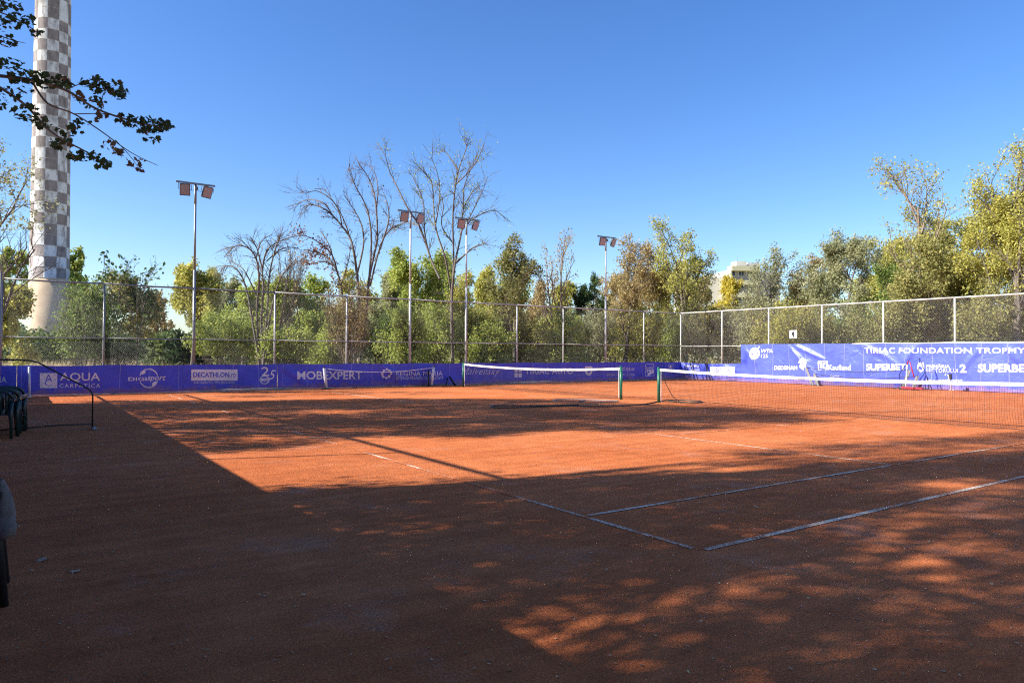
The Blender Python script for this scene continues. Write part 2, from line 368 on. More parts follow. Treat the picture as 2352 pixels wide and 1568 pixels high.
def shape(polys, pl, box, surf, parent, mt, e=0.006, name='emblem'):
    """polys: list of outlines in the unit square of the box (x right, y up)."""
    q = quadmap(pl, box); bm = bmesh.new()
    for p in polys:
        vs = []
        for a, b in p:
            r = q(a, b); vs.append(bm.verts.new((r[0], r[1], 0)))
        bm.faces.new(vs)
    bmesh.ops.triangulate(bm, faces=bm.faces[:])
    return put(bm, surf, mt, parent, name, e)
RECT = [(0, 0), (1, 0), (1, 1), (0, 1)]
def ell(cx, cy, rx, ry, n=24, rot=0.0):
    return [(cx + rx * math.cos(t) * math.cos(rot) - ry * math.sin(t) * math.sin(rot), cy + rx * math.cos(t) * math.sin(rot) + ry * math.sin(t) * math.cos(rot)) for t in [2 * math.pi * k / n for k in range(n)]]
def arc(cx, cy, r, w, a0, a1, n=14):                          # ring segment as quads; w may taper
    out = []
    for k in range(n):
        t0, t1 = [math.radians(a0 + (a1 - a0) * q / n) for q in (k, k + 1)]
        w0, w1 = [w * (0.35 + 0.65 * math.sin(math.pi * (q / n * 0.9 + 0.05))) for q in (k, k + 1)]
        out.append([(cx + (r - w0) * math.cos(t0), cy + (r - w0) * math.sin(t0)), (cx + (r + w0) * math.cos(t0), cy + (r + w0) * math.sin(t0)),
                    (cx + (r + w1) * math.cos(t1), cy + (r + w1) * math.sin(t1)), (cx + (r - w1) * math.cos(t1), cy + (r - w1) * math.sin(t1))])
    return out
def ring(cx, cy, r, w, n=20):
    return [[(cx + (r + s0) * math.cos(t), cy + (r + s0) * math.sin(t)) for s0, t in ((-w, a), (w, a), (w, b), (-w, b))] for a, b in [(2 * math.pi * k / n, 2 * math.pi * (k + 1) / n) for k in range(n)]]
SHIELD = [(0, 1), (0, .45), (.12, .2), (.5, 0), (.88, .2), (1, .45), (1, 1)]
ZT = lambda s: 1.035 + 0.012 * math.sin(s * 2.1) - 0.012 * abs(math.sin(s * 1.05))
ZB = lambda s: 0.065 + 0.03 * math.sin(s * 0.7) * math.sin(s * 0.23 + 1)
lsp = lambda x: lplane(x * .6125, 860)[0]
G1, G2 = M['printg'], M['print']
wfL = wrinkle(3, 0.020)
b0, s0 = banner('sponsor_banner', LP, -34.5, lsp(62), ZB, ZT, wfL, M['blue'], 0.10, 'purple blue banner end at the far left behind the white pole')
text('MARIA', lplane, (-62, 1412, 25, 1433), s0, b0, G1, 0.01)
b1, s1 = banner('sponsor_banner', LP, lsp(64), lsp(1036), ZB, ZT, wfL, M['blue'], 0.10, 'dark blue banner with a pale square monogram, ringed lettering and a white box')
sq = shape([RECT], lplane, (149, 1398, 214, 1454), s1, b1, G1, 0.006)
text('A', lplane, (169, 1403, 195, 1430), s1, b1, M['blue'], -0.012, e=0.011); text('C', lplane, (168, 1424, 195, 1446), s1, b1, M['blue'], -0.015, e=0.0115)
text('AQUA', lplane, (223.7, 1397, 374, 1432), s1, b1, G1, 0.012); text('CARPATICA', lplane, (222.5, 1438, 374.7, 1453), s1, b1, G1, 0.008, space=1.3)
text('DIGI', lplane, (479.6, 1413.5, 548, 1427), s1, b1, G1, 0.015); text('sport', lplane, (550, 1408, 620, 1431), s1, b1, G1, 0.012, 0.3)
shape(arc(.5, .5, .47, .035, 15, 100) + arc(.5, .5, .47, .035, 100, 165) + arc(.5, .5, .47, .035, 200, 345) + [ell(.22, .80, .13, .085, 18, .7), ell(.79, .22, .15, .10, 18, .7)], lplane, (519, 1381, 593, 1454), s1, b1, G1)
shape([RECT], lplane, (715, 1384.5, 888, 1426.5), s1, b1, G1)
text('DECATHLON', lplane, (722.4, 1395, 857, 1413.5), s1, b1, M['blue'], 0.022, e=0.011); text('.ro', lplane, (859, 1400, 881, 1415), s1, b1, M['blue'], e=0.011)
text('SPORT PENTRU TOTI . TOTUL PENTRU SPORT', lplane, (724.5, 1430.5, 877.5, 1438), s1, b1, G1, 0.0)
text('2', lplane, (977, 1375, 1006, 1409), s1, b1, G1, 0.01); text('5', lplane, (1003, 1387, 1032, 1422), s1, b1, G1, 0.0, 0.35)
shape(ring(.5, .5, .44, .045) + [[(.02, .33), (.98, .33), (.98, .67), (.02, .67)]], lplane, (970, 1407, 1008, 1440), s1, b1, G1)
text('Dr. Oetker', lplane, (973, 1419.5, 1005, 1428), s1, b1, M['blue'], 0.0, e=0.011)
b2, s2 = banner('sponsor_banner', LP, lsp(1038), lsp(1735), ZB, ZT, wrinkle(8, 0.026, [(-23.6, 1.0, -22.6, .2, .05, .12), (-19.3, 1, -18.3, .3, .05, .12)]), M['blue'], 0.115, 'dark blue banner with a pale eight pointed star behind the small practice net')
text('MOBEXPERT', lplane, (1110.5, 1391, 1353, 1422), s2, b2, G1, 0.018)
star = [(.5 + rr * math.cos(math.pi * k / 8 + math.pi / 2), .5 + rr * math.sin(math.pi * k / 8 + math.pi / 2)) for k, rr in ((i, .5 if i % 2 == 0 else .36) for i in range(16))]
plus = [(.37, .22), (.63, .22), (.63, .37), (.78, .37), (.78, .63), (.63, .63), (.63, .78), (.37, .78), (.37, .63), (.22, .63), (.22, .37), (.37, .37)]
shape([star], lplane, (1424.5, 1378, 1465, 1422.5), s2, b2, G1); shape([plus], lplane, (1424.5, 1378, 1465, 1422.5), s2, b2, M['blue'], 0.011)
text('REGINA MARIA', lplane, (1480.7, 1391, 1654.5, 1408.7), s2, b2, G1, 0.0); text('RETEAUA PRIVATA DE SANATATE', lplane, (1479.5, 1412, 1657, 1423), s2, b2, G1, 0.0)
b3, s3 = banner('sponsor_banner', LP, lsp(1737), -0.12, ZB, ZT, wrinkle(12, 0.018), M['blue'], 0.105, 'purple blue banner with handwritten lettering behind the far tennis net')
text('Malvensky', lplane, (1724, 1378, 1870, 1412), s3, b3, G1, -0.012, 0.55, 1.05)
shape([[(0, 0), (.44, 0), (.44, .44), (0, .44)], [(.56, 0), (1, 0), (1, .44), (.56, .44)], [(0, .56), (.44, .56), (.44, 1), (0, 1)], [(.56, .56), (1, .56), (1, 1), (.56, 1)]], lplane, (1925, 1378, 1952, 1414), s3, b3, G1)
text('TIRIAC AUTO', lplane, (1964, 1379, 2143, 1402), s3, b3, G1, 0.01, space=1.05)
shape([SHIELD], lplane, (2189, 1373, 2216, 1409), s3, b3, G1); shape([[(x * .5 + .25, y * .4 + .3) for x, y in SHIELD]], lplane, (2189, 1373, 2216, 1409), s3, b3, M['blue'], 0.011)
text('m\u00e9diatique', lplane, (2270, 1373, 2374, 1395), s3, b3, G1, -0.005); text('SPORT DIVISION', lplane, (2270, 1399, 2374, 1409.5), s3, b3, G1, -0.01, space=1.2)
FR = [[(0, 0), (1, 0), (1, .03), (0, .03)], [(0, .97), (1, .97), (1, 1), (0, 1)], [(0, .03), (.04, .03), (.04, .97), (0, .97)], [(.96, .03), (1, .03), (1, .97), (.96, .97)]]
shape(FR + [[(.28, .0), (.95, .3), (.95, .38), (.28, .3)]], lplane, (2414, 1364.6, 2447, 1410.5), s3, b3, G1)
text('DIGI', lplane, (2418, 1376, 2443, 1383), s3, b3, G1, 0.03); text('FM', lplane, (2420, 1385, 2445, 1396), s3, b3, G1, 0.03)
shape(FR + [ell(.3, .55, .15, .3), [(.55, .1), (.65, .1), (.65, .9), (.55, .9)]], lplane, (2501, 1365, 2521.5, 1385), s3, b3, G1)
# bright banners on the sunlit fence
RZT = lambda t: 0.985 - 0.05 * math.sin(math.pi * min(1, max(0, (t - .2) / 4.0))) ; RZB = lambda t: 0.03
b4, s4 = banner('sponsor_banner', RP, 0.05, 4.33, RZB, RZT, wrinkle(21, 0.03, [(0.1, .95, .9, .35, .07, .1), (3.0, .9, 4.2, .55, .05, .1)]), M['blue2'], 0.11, 'low bright blue banner with a white box in the fence corner')
text('MINISTERUL', rplane, (2579, 1368, 2627, 1376), s4, b4, G2, 0.02); text('Tineretului', rplane, (2590, 1380, 2626, 1388), s4, b4, G2)
shape([RECT], rplane, (2667.7, 1375.5, 2761, 1402.7), s4, b4, G2)
text('DECATHLON', rplane, (2673, 1382, 2744, 1397), s4, b4, M['blue2'], 0.012, e=0.011); text('ro', rplane, (2746, 1391, 2757, 1397.5), s4, b4, M['blue2'], e=0.011)
text('SPORT PENTRU TOTI', rplane, (2673, 1404.4, 2726, 1410), s4, b4, G2)
R = hash_rng(5)
cre = [(7.2, 2.0, 8.3, .9, .10, .09), (7.5, 2.0, 9.2, 1.25, .11, .08), (8.4, .9, 9.0, .2, .07, .09), (10.9, 2.0, 12.2, 1.45, .07, .12), (12.0, 1.5, 12.8, 1.0, .05, .1), (16.1, 1.9, 15.2, .7, .05, .1), (16.9, 1.9, 17.6, 1.0, .06, .1), (13.6, 1.9, 13.0, 1.2, .05, .1), (4.5, 1.9, 5.3, 1.0, .04, .1)]
cre += [(a, b, a + R.uniform(-.5, .5), b + R.uniform(-.25, .15), R.uniform(.015, .035), .06) for a, b in zip(R.uniform(4.5, 19, 34), R.uniform(.2, 1.9, 34))]
BZT = lambda t: 2.03 - 0.018 * abs(math.sin(t * 1.046)); BZB = lambda t: 0.02
b5, s5 = banner('sponsor_banner', RP, 4.35, 19.6, BZT and BZB, BZT, wrinkle(31, 0.035, cre), M['blue2'], 0.13, 'tall bright blue tournament banner with large white lettering', 0.06)
shape(ring(.5, .5, .40, .09) + [ell(.36, .70, .22, .22), [(.20, .02), (.62, .10), (.72, .52), (.50, .62), (.36, .40)], [(.60, .55), (.68, .50), (.98, 1.08), (.90, 1.1)]], rplane, (2817, 1302, 2856.5, 1346.6), s5, b5, G2)
text('WTA', rplane, (2860.5, 1309, 2902, 1322), s5, b5, G2, 0.03, 0.2); text('125', rplane, (2860.5, 1327.5, 2884, 1341), s5, b5, G2)
text('DEDEMAN', rplane, (2908, 1371.4, 2996.6, 1385.7), s5, b5, G2, 0.025)
shape([[(.02, .62), (.98, .62), (.98, .68), (.80, .70), (.74, .86), (.55, .98), (.35, .98), (.16, .86), (.10, .70), (.02, .66)], [(.10, .30), (.62, .02), (.66, .26), (.92, .30), (.92, .56), (.24, .56)]], rplane, (3000, 1345, 3035, 1389), s5, b5, G2)
FR2 = [[(0, 0), (1, 0), (1, .09), (0, .09)], [(0, .91), (1, .91), (1, 1), (0, 1)], [(0, .09), (.09, .09), (.09, .91), (0, .91)], [(.91, .09), (1, .09), (1, .91), (.91, .91)]]
shape(FR2 + [[(.2, .2), (.45, .2), (.45, .47), (.2, .47)], [(.2, .53), (.45, .53), (.45, .8), (.2, .8)], [(.5, .53), (.62, .53), (.84, .8), (.6, .8)], [(.5, .47), (.6, .47), (.84, .2), (.6, .2)]], rplane, (3073, 1352.7, 3108, 1387.4), s5, b5, G2)
text('Kaufland', rplane, (3112, 1367, 3196.5, 1386.7), s5, b5, G2, 0.008)
text('SUPERBET', rplane, (3254, 1363, 3404.6, 1389), s5, b5, G2, 0.03)
shape([SHIELD, [(.1, 1.05), (.3, 1.05), (.5, 1.12), (.7, 1.05), (.9, 1.05), (.9, 1.3), (.1, 1.3)]], rplane, (3446.5, 1367, 3470, 1395), s5, b5, G2)
shape([[(.3, .3), (.7, .3), (.8, .75), (.55, .65), (.5, .85), (.45, .65), (.2, .75)]], rplane, (3446.5, 1367, 3470, 1395), s5, b5, M['blue2'], 0.011)
text('PRIM\u0102RIA', rplane, (3477.8, 1363, 3567, 1379), s5, b5, G2, 0.015); text('SECTORULUI', rplane, (3477.8, 1382.7, 3598, 1396), s5, b5, G2, -0.012, space=1.1)
text('2', rplane, (3605, 1365.6, 3630, 1397), s5, b5, G2, 0.03); text('SUPERBET', rplane, (3672.6, 1364.6, 3838 + 40, 1395), s5, b5, G2, 0.03)
text('TIRIAC FOUNDATION TROPHY', rplane, (3249, 1303, 3852, 1325), s5, b5, G2, 0.012, space=1.05)
text('BUCHAREST 2023', rplane, (3460, 1422.4, 3613, 1437), s5, b5, G2, 0.015)
text('ROMANIAN', rplane, (3118, 1406.5, 3152, 1413), s5, b5, G2); text('TENNIS SERIES', rplane, (3111, 1415, 3154, 1421.4), s5, b5, G2)
hem = MB()
for i in range(60):
    t0, t1 = 10.6 + i * .15, 10.75 + i * .15; hh = 0.012 + 0.028 * min(1, (t0 - 10.6) / 6)
    hem.add([s5(t0, BZT(t0) - hh, .012), s5(t1, BZT(t1) - hh, .012), s5(t1, BZT(t1) + .012, .014), s5(t0, BZT(t0) + .012, .014)], [(0, 1, 2, 3)])
hem.build('folded_hem', M['print'], b5)
# banner on the near fence, seen only by its shade and edge
tag(banner('windscreen_banner', BP, bposts[-1], 21.45, lambda s: .03, lambda s: 2.03, wrinkle(40, .02), M['blue'], -0.09, 'tall blue windscreen along the fence behind the chairs', 0.3)[0], cat='banner')
tag(banner('windscreen_banner', BP, 21.5, 25.2, lambda s: .03, lambda s: 1.03, wrinkle(41, .02), M['blue'], -0.09, 'low blue windscreen in the corner beyond the chairs', 0.3)[0], cat='banner')
# number plate
x0, z0 = rplane(2964 * .6125, 1268.7 * .6125); x1, z1 = rplane(2992 * .6125, 1238 * .6125)
sg = MB(); sg.box(RP((x0 + x1) / 2, (z0 + z1) / 2, .075), (x1 - x0, .012, z1 - z0), -FN, FL)
sg = tag(sg.build('number_sign', M['whitepaint'], bevel=.003), 'square white plate with a black number one wired to the fence', 'sign')
shape([[(.46, 0), (.80, 0), (.80, 1), (.56, 1), (.10, .80), (.14, .60), (.46, .72)]], rplane, (2970.5, 1243, 2985, 1264.5), lambda s, z, e: RP(s, z, .083 + e), sg, M['black'], 0.0, 'numeral')

# ------------------------------------------------------------------ floodlight masts
def mast(s, label, split):
    root = tag(empty('floodlight_mast', tuple(LP(s, 0))), label, 'floodlight', 'floodlight masts on the long fence')
    zt = 7.86; bright = s > -25; mg = M['galv'] if bright else M['galvdark']  # sunlit masts pale, the left one darker: light put into the steel colour
    mb = MB(); mb.tube([LP(s, 0, -.02), LP(s, 4.6, -.02)], .055, 12); mb.build('lower_pole', mg, root, True)
    mb = MB(); mb.tube([LP(s, 4.6, -.02), LP(s, 7.1, -.02)], .042, 12); mb.build('upper_pole', mg, root, True)
    mb = MB(); mb.tube([LP(s, 7.1, -.02), LP(s, zt - .03, -.02)], .046, 12); mb.build('top_sleeve', M['galvdark'], root, True)
    mb = MB(); mb.box(LP(s, zt, .02), (1.38, .07, .06), FL, FN); mb.build('crossbar', M['galvdark'], root)
    mb = MB(); mb.box(LP(s + .02, zt - .18, .06), (.11, .08, .13), FL, FN); mb.build('junction_box', M['grey'], root)
    for q, (ds, yawd, rolld) in enumerate(((-.40, 12, 0), (.38, -12, 6))):
        c = LP(s + ds, zt - .30, .16)
        a = math.radians(yawd); fx = FL * math.cos(a) - FN * math.sin(a); nrm = FL * math.sin(a) * -1 - FN * math.cos(a)
        til = math.radians(20); n = nrm * math.cos(til) - ZV * math.sin(til); up = nrm * math.sin(til) + ZV * math.cos(til)
        b = math.radians(rolld); fx2 = fx * math.cos(b) - up * math.sin(b); up2 = up * math.cos(b) + fx * math.sin(b)
        fl = MB(); fl.box(c, (.36, .07, .44), fx2, n, up2); fl = fl.build('floodlight', M['black'], root, bevel=.008)
        ln = MB(); ln.box(c + n * .037, (.312, .006, .385), fx2, n, up2); ln.build('lens', M['lens'], fl)
        for k in range(5):
            fn = MB(); fn.box(c - n * .05 + up2 * (-.16 + .08 * k), (.30, .035, .012), fx2, n, up2); fn.build('cooling_fin', M['black'], fl)
        for sg_ in (-1, 1):
            br = MB(); br.tube([c + fx2 * .225 * sg_, c + fx2 * .225 * sg_ + up2 * .16 - n * .05, LP(s + ds, zt - .03, .06) + fx2 * .20 * sg_], .010, 5)
            br.build('bracket', M['black'], fl)
    mb = MB(); mb.tube([LP(s - .3, zt - .2, .1), LP(s - .15, zt - .30, .1), LP(s, zt - .2, .06), LP(s + .15, zt - .31, .1), LP(s + .3, zt - .2, .1)], .008, 5); mb.build('cable', M['black'], root)
mast(-26.87, 'dark floodlight mast nearest the checkered chimney', 1)
mast(-17.83, 'pale floodlight mast above the pale eight pointed star banner', 1)
mast(-14.88, 'pale floodlight mast behind the left end post of the far net', 1)
mast(-5.98, 'pale floodlight mast nearest the fence corner', 1)

# ------------------------------------------------------------------ tennis nets
def tennis_net(name, label, u, vhi, vlo, HP=1.075, ctr=0.93, cell=0.045, seed=1):
    root = tag(empty(name, (u, (vhi + vlo) / 2, 0)), label, 'tennis net', 'tennis nets')
    Ln = vhi - vlo
    top = lambda v: ctr + (HP - 0.03 - ctr) * (2 * (v - vlo) / Ln - 1) ** 2
    R = hash_rng(seed); ph = R.uniform(0, 6, 6)
    bulge = lambda v, z: 0.05 * math.sin(v * 1.3 + ph[0]) * math.sin(z * 3) + 0.02 * math.sin(v * 4.1 + ph[1] + z * 3)
    for v in (vhi, vlo):
        mb = MB(); mb.tube([(u, v, -.02), (u, v, HP)], .047, 14); po = mb.build('post', M['green'], root, True)
        mb = MB(); mb.tube([(u, v, HP), (u, v, HP + .015)], .051, 14); mb.build('cap', M['green'], po, True)
    w = np.linspace(vlo + .06, vhi - .06, 60)
    mb = MB()
    for k in range(59):
        a, b = w[k], w[k + 1]
        for du in (-.012, .012):
            mb.add([(u + du, a, top(a) - .075), (u + du, b, top(b) - .075), (u + du, b, top(b)), (u + du, a, top(a))], [(0, 1, 2, 3)])
        mb.add([(u - .012, a, top(a)), (u + .012, a, top(a)), (u + .012, b, top(b)), (u - .012, b, top(b))], [(0, 1, 2, 3)])
    mb.build('headband', M['white'], root)
    for v in (vhi - .1, vlo + .1):
        mb = MB(); mb.tube([(u, v, .05), (u, v, top(v) - .04)], .011, 6); mb.build('side_cord', M['whitepaint'], root)
    nb = MB(); z0 = 0.035
    for v in np.arange(vlo + .1, vhi - .1, cell):
        zt = top(v) - .06
        nb.tube([(u + bulge(v, z), v + .006 * math.sin(z * 9 + v * 7), z) for z in np.linspace(z0, zt, 7)], .0023, 3, False)
    nrow = int(0.95 / cell)
    for i in range(nrow + 1):
        fr = i / nrow
        nb.tube([(u + bulge(v, z0 + (top(v) - .06 - z0) * fr), v, z0 + (top(v) - .06 - z0) * fr + .004 * math.sin(v * 11 + i)) for v in np.linspace(vlo + .1, vhi - .1, 70)], .0023 if i else .006, 3, False)
    nb.build('netting', M['cord'], root)
    lw = MB(); lw.tube([(u, vhi, HP - .02), (u, vlo, HP - .02)] if False else [(u, v, top(v) - .012) for v in np.linspace(vlo, vhi, 30)], .006, 5); lw.build('net_cable', M['grey'], root)
    return root
n1 = tennis_net('tennis_net', 'far tennis net strung between two green posts before the purple banner', 11.95, 23.66, 13.56, seed=3)
n2 = tennis_net('tennis_net', 'near tennis net running out of the right of the picture', 11.95, 11.88, -0.92, seed=5)
mb = MB(); mb.tube([(11.95, 11.72, .95), (11.98, 11.62, .6), (12.1, 11.45, .2), (12.2, 11.2, .02)], .011, 6); mb.build('loose_strap', M['black'], n2)
mb = MB(); mb.tube([(11.95 - .06, 13.45, .15), (11.9, 13.45, .9)], .012, 6); mb.build('crank_strap', M['green'], n1)

# ------------------------------------------------------------------ things beside the fences
def pn(root, name, fn, mt, smooth=True):
    mb = MB(); fn(mb); return mb.build(name, mt, root, smooth)
pnet = tag(empty('practice_net', tuple(LP(-20, 0, .45))), 'small practice net with white padded posts before the blue banner', 'practice net')
sa, sb_ = lplane(750, 870, .45)[0], lplane(991, 862, .45)[0]
for s, ln in ((sa, -.10), (sb_, .12)):
    po = pn(pnet, 'post', lambda m: m.tube([LP(s, 0, .45), LP(s + ln, .86, .45)], .06, 10), M['whitepaint'])
    pn(po, 'base_plate', lambda m: m.box(LP(s, .015, .45), (.30, .30, .03), FL, FN), M['black'], False)
    pn(po, 'tip', lambda m: m.tube([LP(s + ln, .86, .45), LP(s + ln, .95, .45)], .03, 8), M['black'])
cordp = [LP(sa - .1 + (sb_ + .12 - sa + .1) * k / 12, .84 - .17 * math.sin(math.pi * k / 12) + .10 * k / 12 * 0, .45) for k in range(13)]
pn(pnet, 'top_cord', lambda m: m.tube(cordp, .014, 6), M['whitepaint'])
def pnm(m):
    for k in range(1, 90):
        f = k / 90; s = sa - .05 + (sb_ - sa + .1) * f; zt = .84 - .17 * math.sin(math.pi * f); m.tube([LP(s, .06, .45), LP(s, zt, .45)], .0018, 3, False)
    for r_ in range(14): m.tube([LP(sa + (sb_ - sa) * k / 12, .06 + (.78 - .17 * math.sin(math.pi * k / 12)) * r_ / 14, .45) for k in range(13)], .0018, 3, False)
pn(pnet, 'netting', pnm, M['cord'], False)
def stake(x, y0, y1, dx, rr, label, off=.5, mt='black', z1=None, pl='l'):
    f, Pq = (lplane, LP) if pl == 'l' else (rplane, RP)
    sA, _ = f(x, y0, off); sB, zB = f(x + dx, y1, off * .6)
    root = tag(empty('leaning_stake', tuple(Pq(sA, 0, off))), label, 'stake')
    pn(root, 'shaft', lambda m: m.tube([Pq(sA, 0, off), Pq(sB, max(.1, zB), off * .6)], rr, 8), M[mt])
    pn(root, 'foot', lambda m: m.box(Pq(sA, .012, off), (.12, .12, .024), FL, FN), M[mt], False)
stake(985, 882, 850, -1, .04, 'upright black stake right beside the right post of the practice net')
stake(1024, 882, 868, 4, .03, 'short black stub against the purple banner')
stake(1046, 878, 864, -14, .045, 'black stake leaning left beside the far net post')
stake(68, 906, 842, -1, .035, 'white pole leaning against the blue banner at the far left', .3, 'whitepaint')
for xb, xt in ((1645 * .001, 0),): pass
stake(1597 , 879, 834, -12, .03, 'first thin black pole leaning on the low bright banner in the corner', .35, 'black', pl='r')
stake(1632 , 880, 834, -12, .03, 'second thin black pole leaning on the low bright banner in the corner', .35, 'black', pl='r')
def blade_net(label, lx, ly, bx, by, rx, ry, cx, cy, off):
    V = .6125; f = lambda x, y: rplane(x * V, y * V, off)
    (la, lz), (ba, _), (ra, rz), (ca, _) = f(lx, ly), f(bx, by), f(rx, ry), f(cx, cy)
    root = tag(empty('training_net', tuple(RP((ba + ca) / 2, 0, off))), label, 'training net', 'low training nets before the tall banner')
    def blade(m, a, z, b):
        m.add([RP(b - .08, 0, off - .02), RP(b + .08, 0, off - .02), RP(a + .07, z, off - .02), RP(a - .05, z, off - .02), RP(b - .08, 0, off + .02), RP(b + .08, 0, off + .02), RP(a + .07, z, off + .02), RP(a - .05, z, off + .02)],
              [(3, 2, 1, 0), (4, 5, 6, 7), (0, 1, 5, 4), (1, 2, 6, 5), (2, 3, 7, 6), (3, 0, 4, 7)])
    for a, z, b in ((la, lz, ba), (ra, rz, ca)):
        p = pn(root, 'side_post', lambda m: blade(m, a, z, b), M['grey'], False)
        pn(p, 'foot', lambda m: m.tube([RP(b - .25, .02, off + .25), RP(b, .05, off), RP(b + .25, .02, off - .05)], .012, 5), M['black'])
    top = lambda k: RP(la + (ra - la) * k, lz + (rz - lz) * k - .16 * math.sin(math.pi * k), off)
    pn(root, 'top_cord', lambda m: m.tube([top(k / 10) for k in range(11)], .018, 6), M['black'])
    def net(m):
        for k in range(1, 100): m.tube([top(k / 100), RP(ba + (ca - ba) * k / 100, .05, off)], .0016, 3, False)
        for r_ in range(1, 12): m.tube([top(k / 10) * (1 - r_ / 12) + RP(ba + (ca - ba) * k / 10, .05, off) * (r_ / 12) for k in range(11)], .0016, 3, False)
    pn(root, 'netting', net, M['cord'], False)
blade_net('rear low training net with grey tilted side posts', 3022, 1378, 3047, 1446, 3412, 1386, 3380, 1452, .75)
blade_net('front low training net with dark tilted side posts', 3053, 1401, 3067, 1448, 3440, 1410, 3423, 1454, 1.1)
V6 = .6125
def rpt(x, y, off): a, z = rplane(x * V6, y * V6, off); return RP(a, max(0.0, z), off)
reb = tag(empty('rebound_frame', tuple(rpt(3425, 1457, .9))), 'tall black mesh rebound frame before the tall blue banner', 'rebound net')
outline = [(3371, 1458), (3373, 1402), (3412, 1344), (3449, 1343), (3473, 1407), (3482, 1436), (3482, 1458)]
pn(reb, 'frame', lambda m: m.tube([rpt(x, y, .9) for x, y in outline], .016, 6), M['black'])
pn(reb, 'brace', lambda m: m.tube([rpt(3449, 1343, .9), rpt(3441, 1414, 1.2), rpt(3425, 1458, 1.4)], .014, 6), M['black'])
pn(reb, 'ground_bar', lambda m: m.tube([rpt(3371, 1458, .9), rpt(3482, 1458, .9)], .014, 6), M['black'])
def rmesh(m):
    for k in range(1, 22):
        f = k / 22; m.tube([rpt(3372 + 110 * f, 1456, .9), rpt(np.interp(f, [0, .35, .7, 1], [3373, 3412, 3449, 3480]), np.interp(f, [0, .35, .7, 1], [1402, 1344, 1343, 1430]), .9)], .002, 3, False)
    for k in range(1, 14):
        y = 1456 - 8.6 * k; m.tube([rpt(np.interp(y, [1344, 1402, 1458], [3412, 3373, 3371]), y, .9), rpt(np.interp(y, [1343, 1407, 1458], [3449, 3473, 3482]), y, .9)], .002, 3, False)
pn(reb, 'netting', rmesh, M['cord'], False)
br = tag(empty('court_broom', tuple(rpt(3396, 1459, 1.25))), 'court broom with white handle and red grip propped by the rebound frame', 'broom')
pn(br, 'handle', lambda m: m.tube([rpt(3396, 1457, 1.25), rpt(3402, 1366, 1.0)], .022, 8), M['whitepaint'])
pn(br, 'grip', lambda m: m.tube([rpt(3402, 1368, 1.0), rpt(3406, 1352, 1.0), rpt(3412, 1358, 1.0), rpt(3428, 1414, 1.1)], .024, 8), M['red'])
pn(br, 'brush_head', lambda m: m.box(rpt(3421, 1458, 1.25) + ZV * .04, (.85, .16, .08), FN, FL), M['red'], False)
pn(br, 'bristles', lambda m: m.box(rpt(3421, 1458, 1.25) + ZV * .01, (.80, .12, .03), FN, FL), M['black'], False)
sp = tag(empty('sprinkler_stand', tuple(rpt(3568, 1460, 1.0))), 'white bent pole stand carrying a black box before the tall banner', 'stand')
pn(sp, 'pole', lambda m: m.tube([rpt(3568, 1460, 1.0), rpt(3556, 1404, 1.0), rpt(3546, 1402, 1.0), rpt(3545, 1408, 1.0)], .026, 8), M['whitepaint'])
pn(sp, 'box', lambda m: m.box(rpt(3564, 1412, .95), (.11, .10, .24), FN, FL), M['black'], False)
pn(sp, 'foot', lambda m: m.tube([rpt(3560, 1463, 1.0), rpt(3568, 1459, 1.0), rpt(3578, 1464, 1.0)], .015, 6), M['whitepaint'])

# hoses on the clay
def spl(pts, n=8):
    pts = [np.array(p, float) for p in pts]; out = []
    for i in range(len(pts) - 1):
        p0, p1, p2, p3 = pts[max(0, i - 1)], pts[i], pts[i + 1], pts[min(len(pts) - 1, i + 2)]
        for k in range(n):
            t = k / n; out.append(.5 * ((2 * p1) + (-p0 + p2) * t + (2 * p0 - 5 * p1 + 4 * p2 - p3) * t * t + (-p0 + 3 * p1 - 3 * p2 + p3) * t ** 3))
    out.append(pts[-1]); return out
def gp(x, y, z=.018): q = gnd(x, y, z); return (q[0], q[1], z)
def hose(pts, label, r=.017, mt='hose'):
    mb = MB(); mb.tube(spl([gp(*p) for p in pts]), r, 6); o = mb.build('garden_hose', M[mt], None, True); tag(o, label, 'hose'); return o
hose([(1513, 921), (1490, 926), (1450, 931), (1380, 933), (1300, 932), (1200, 935), (1140, 936), (1128, 933.5), (1145, 931), (1230, 931), (1330, 929.5)], 'long dark hose looped on the clay in the shade left of the net posts')
hose([(1345, 919.5), (1285, 920), (1270, 918.5), (1290, 916.5), (1345, 917), (1395, 919), (1420, 921), (1400, 922.5), (1350, 921), (1330, 922)], 'pale looped hose lying beside the far net post', .016, 'grey')
hose([(1513, 922), (1535, 918.5), (1580, 919), (1612, 922), (1600, 924.5), (1560, 922.5), (1535, 920.5)], 'dark hose coiled at the foot of the near net post', .02)

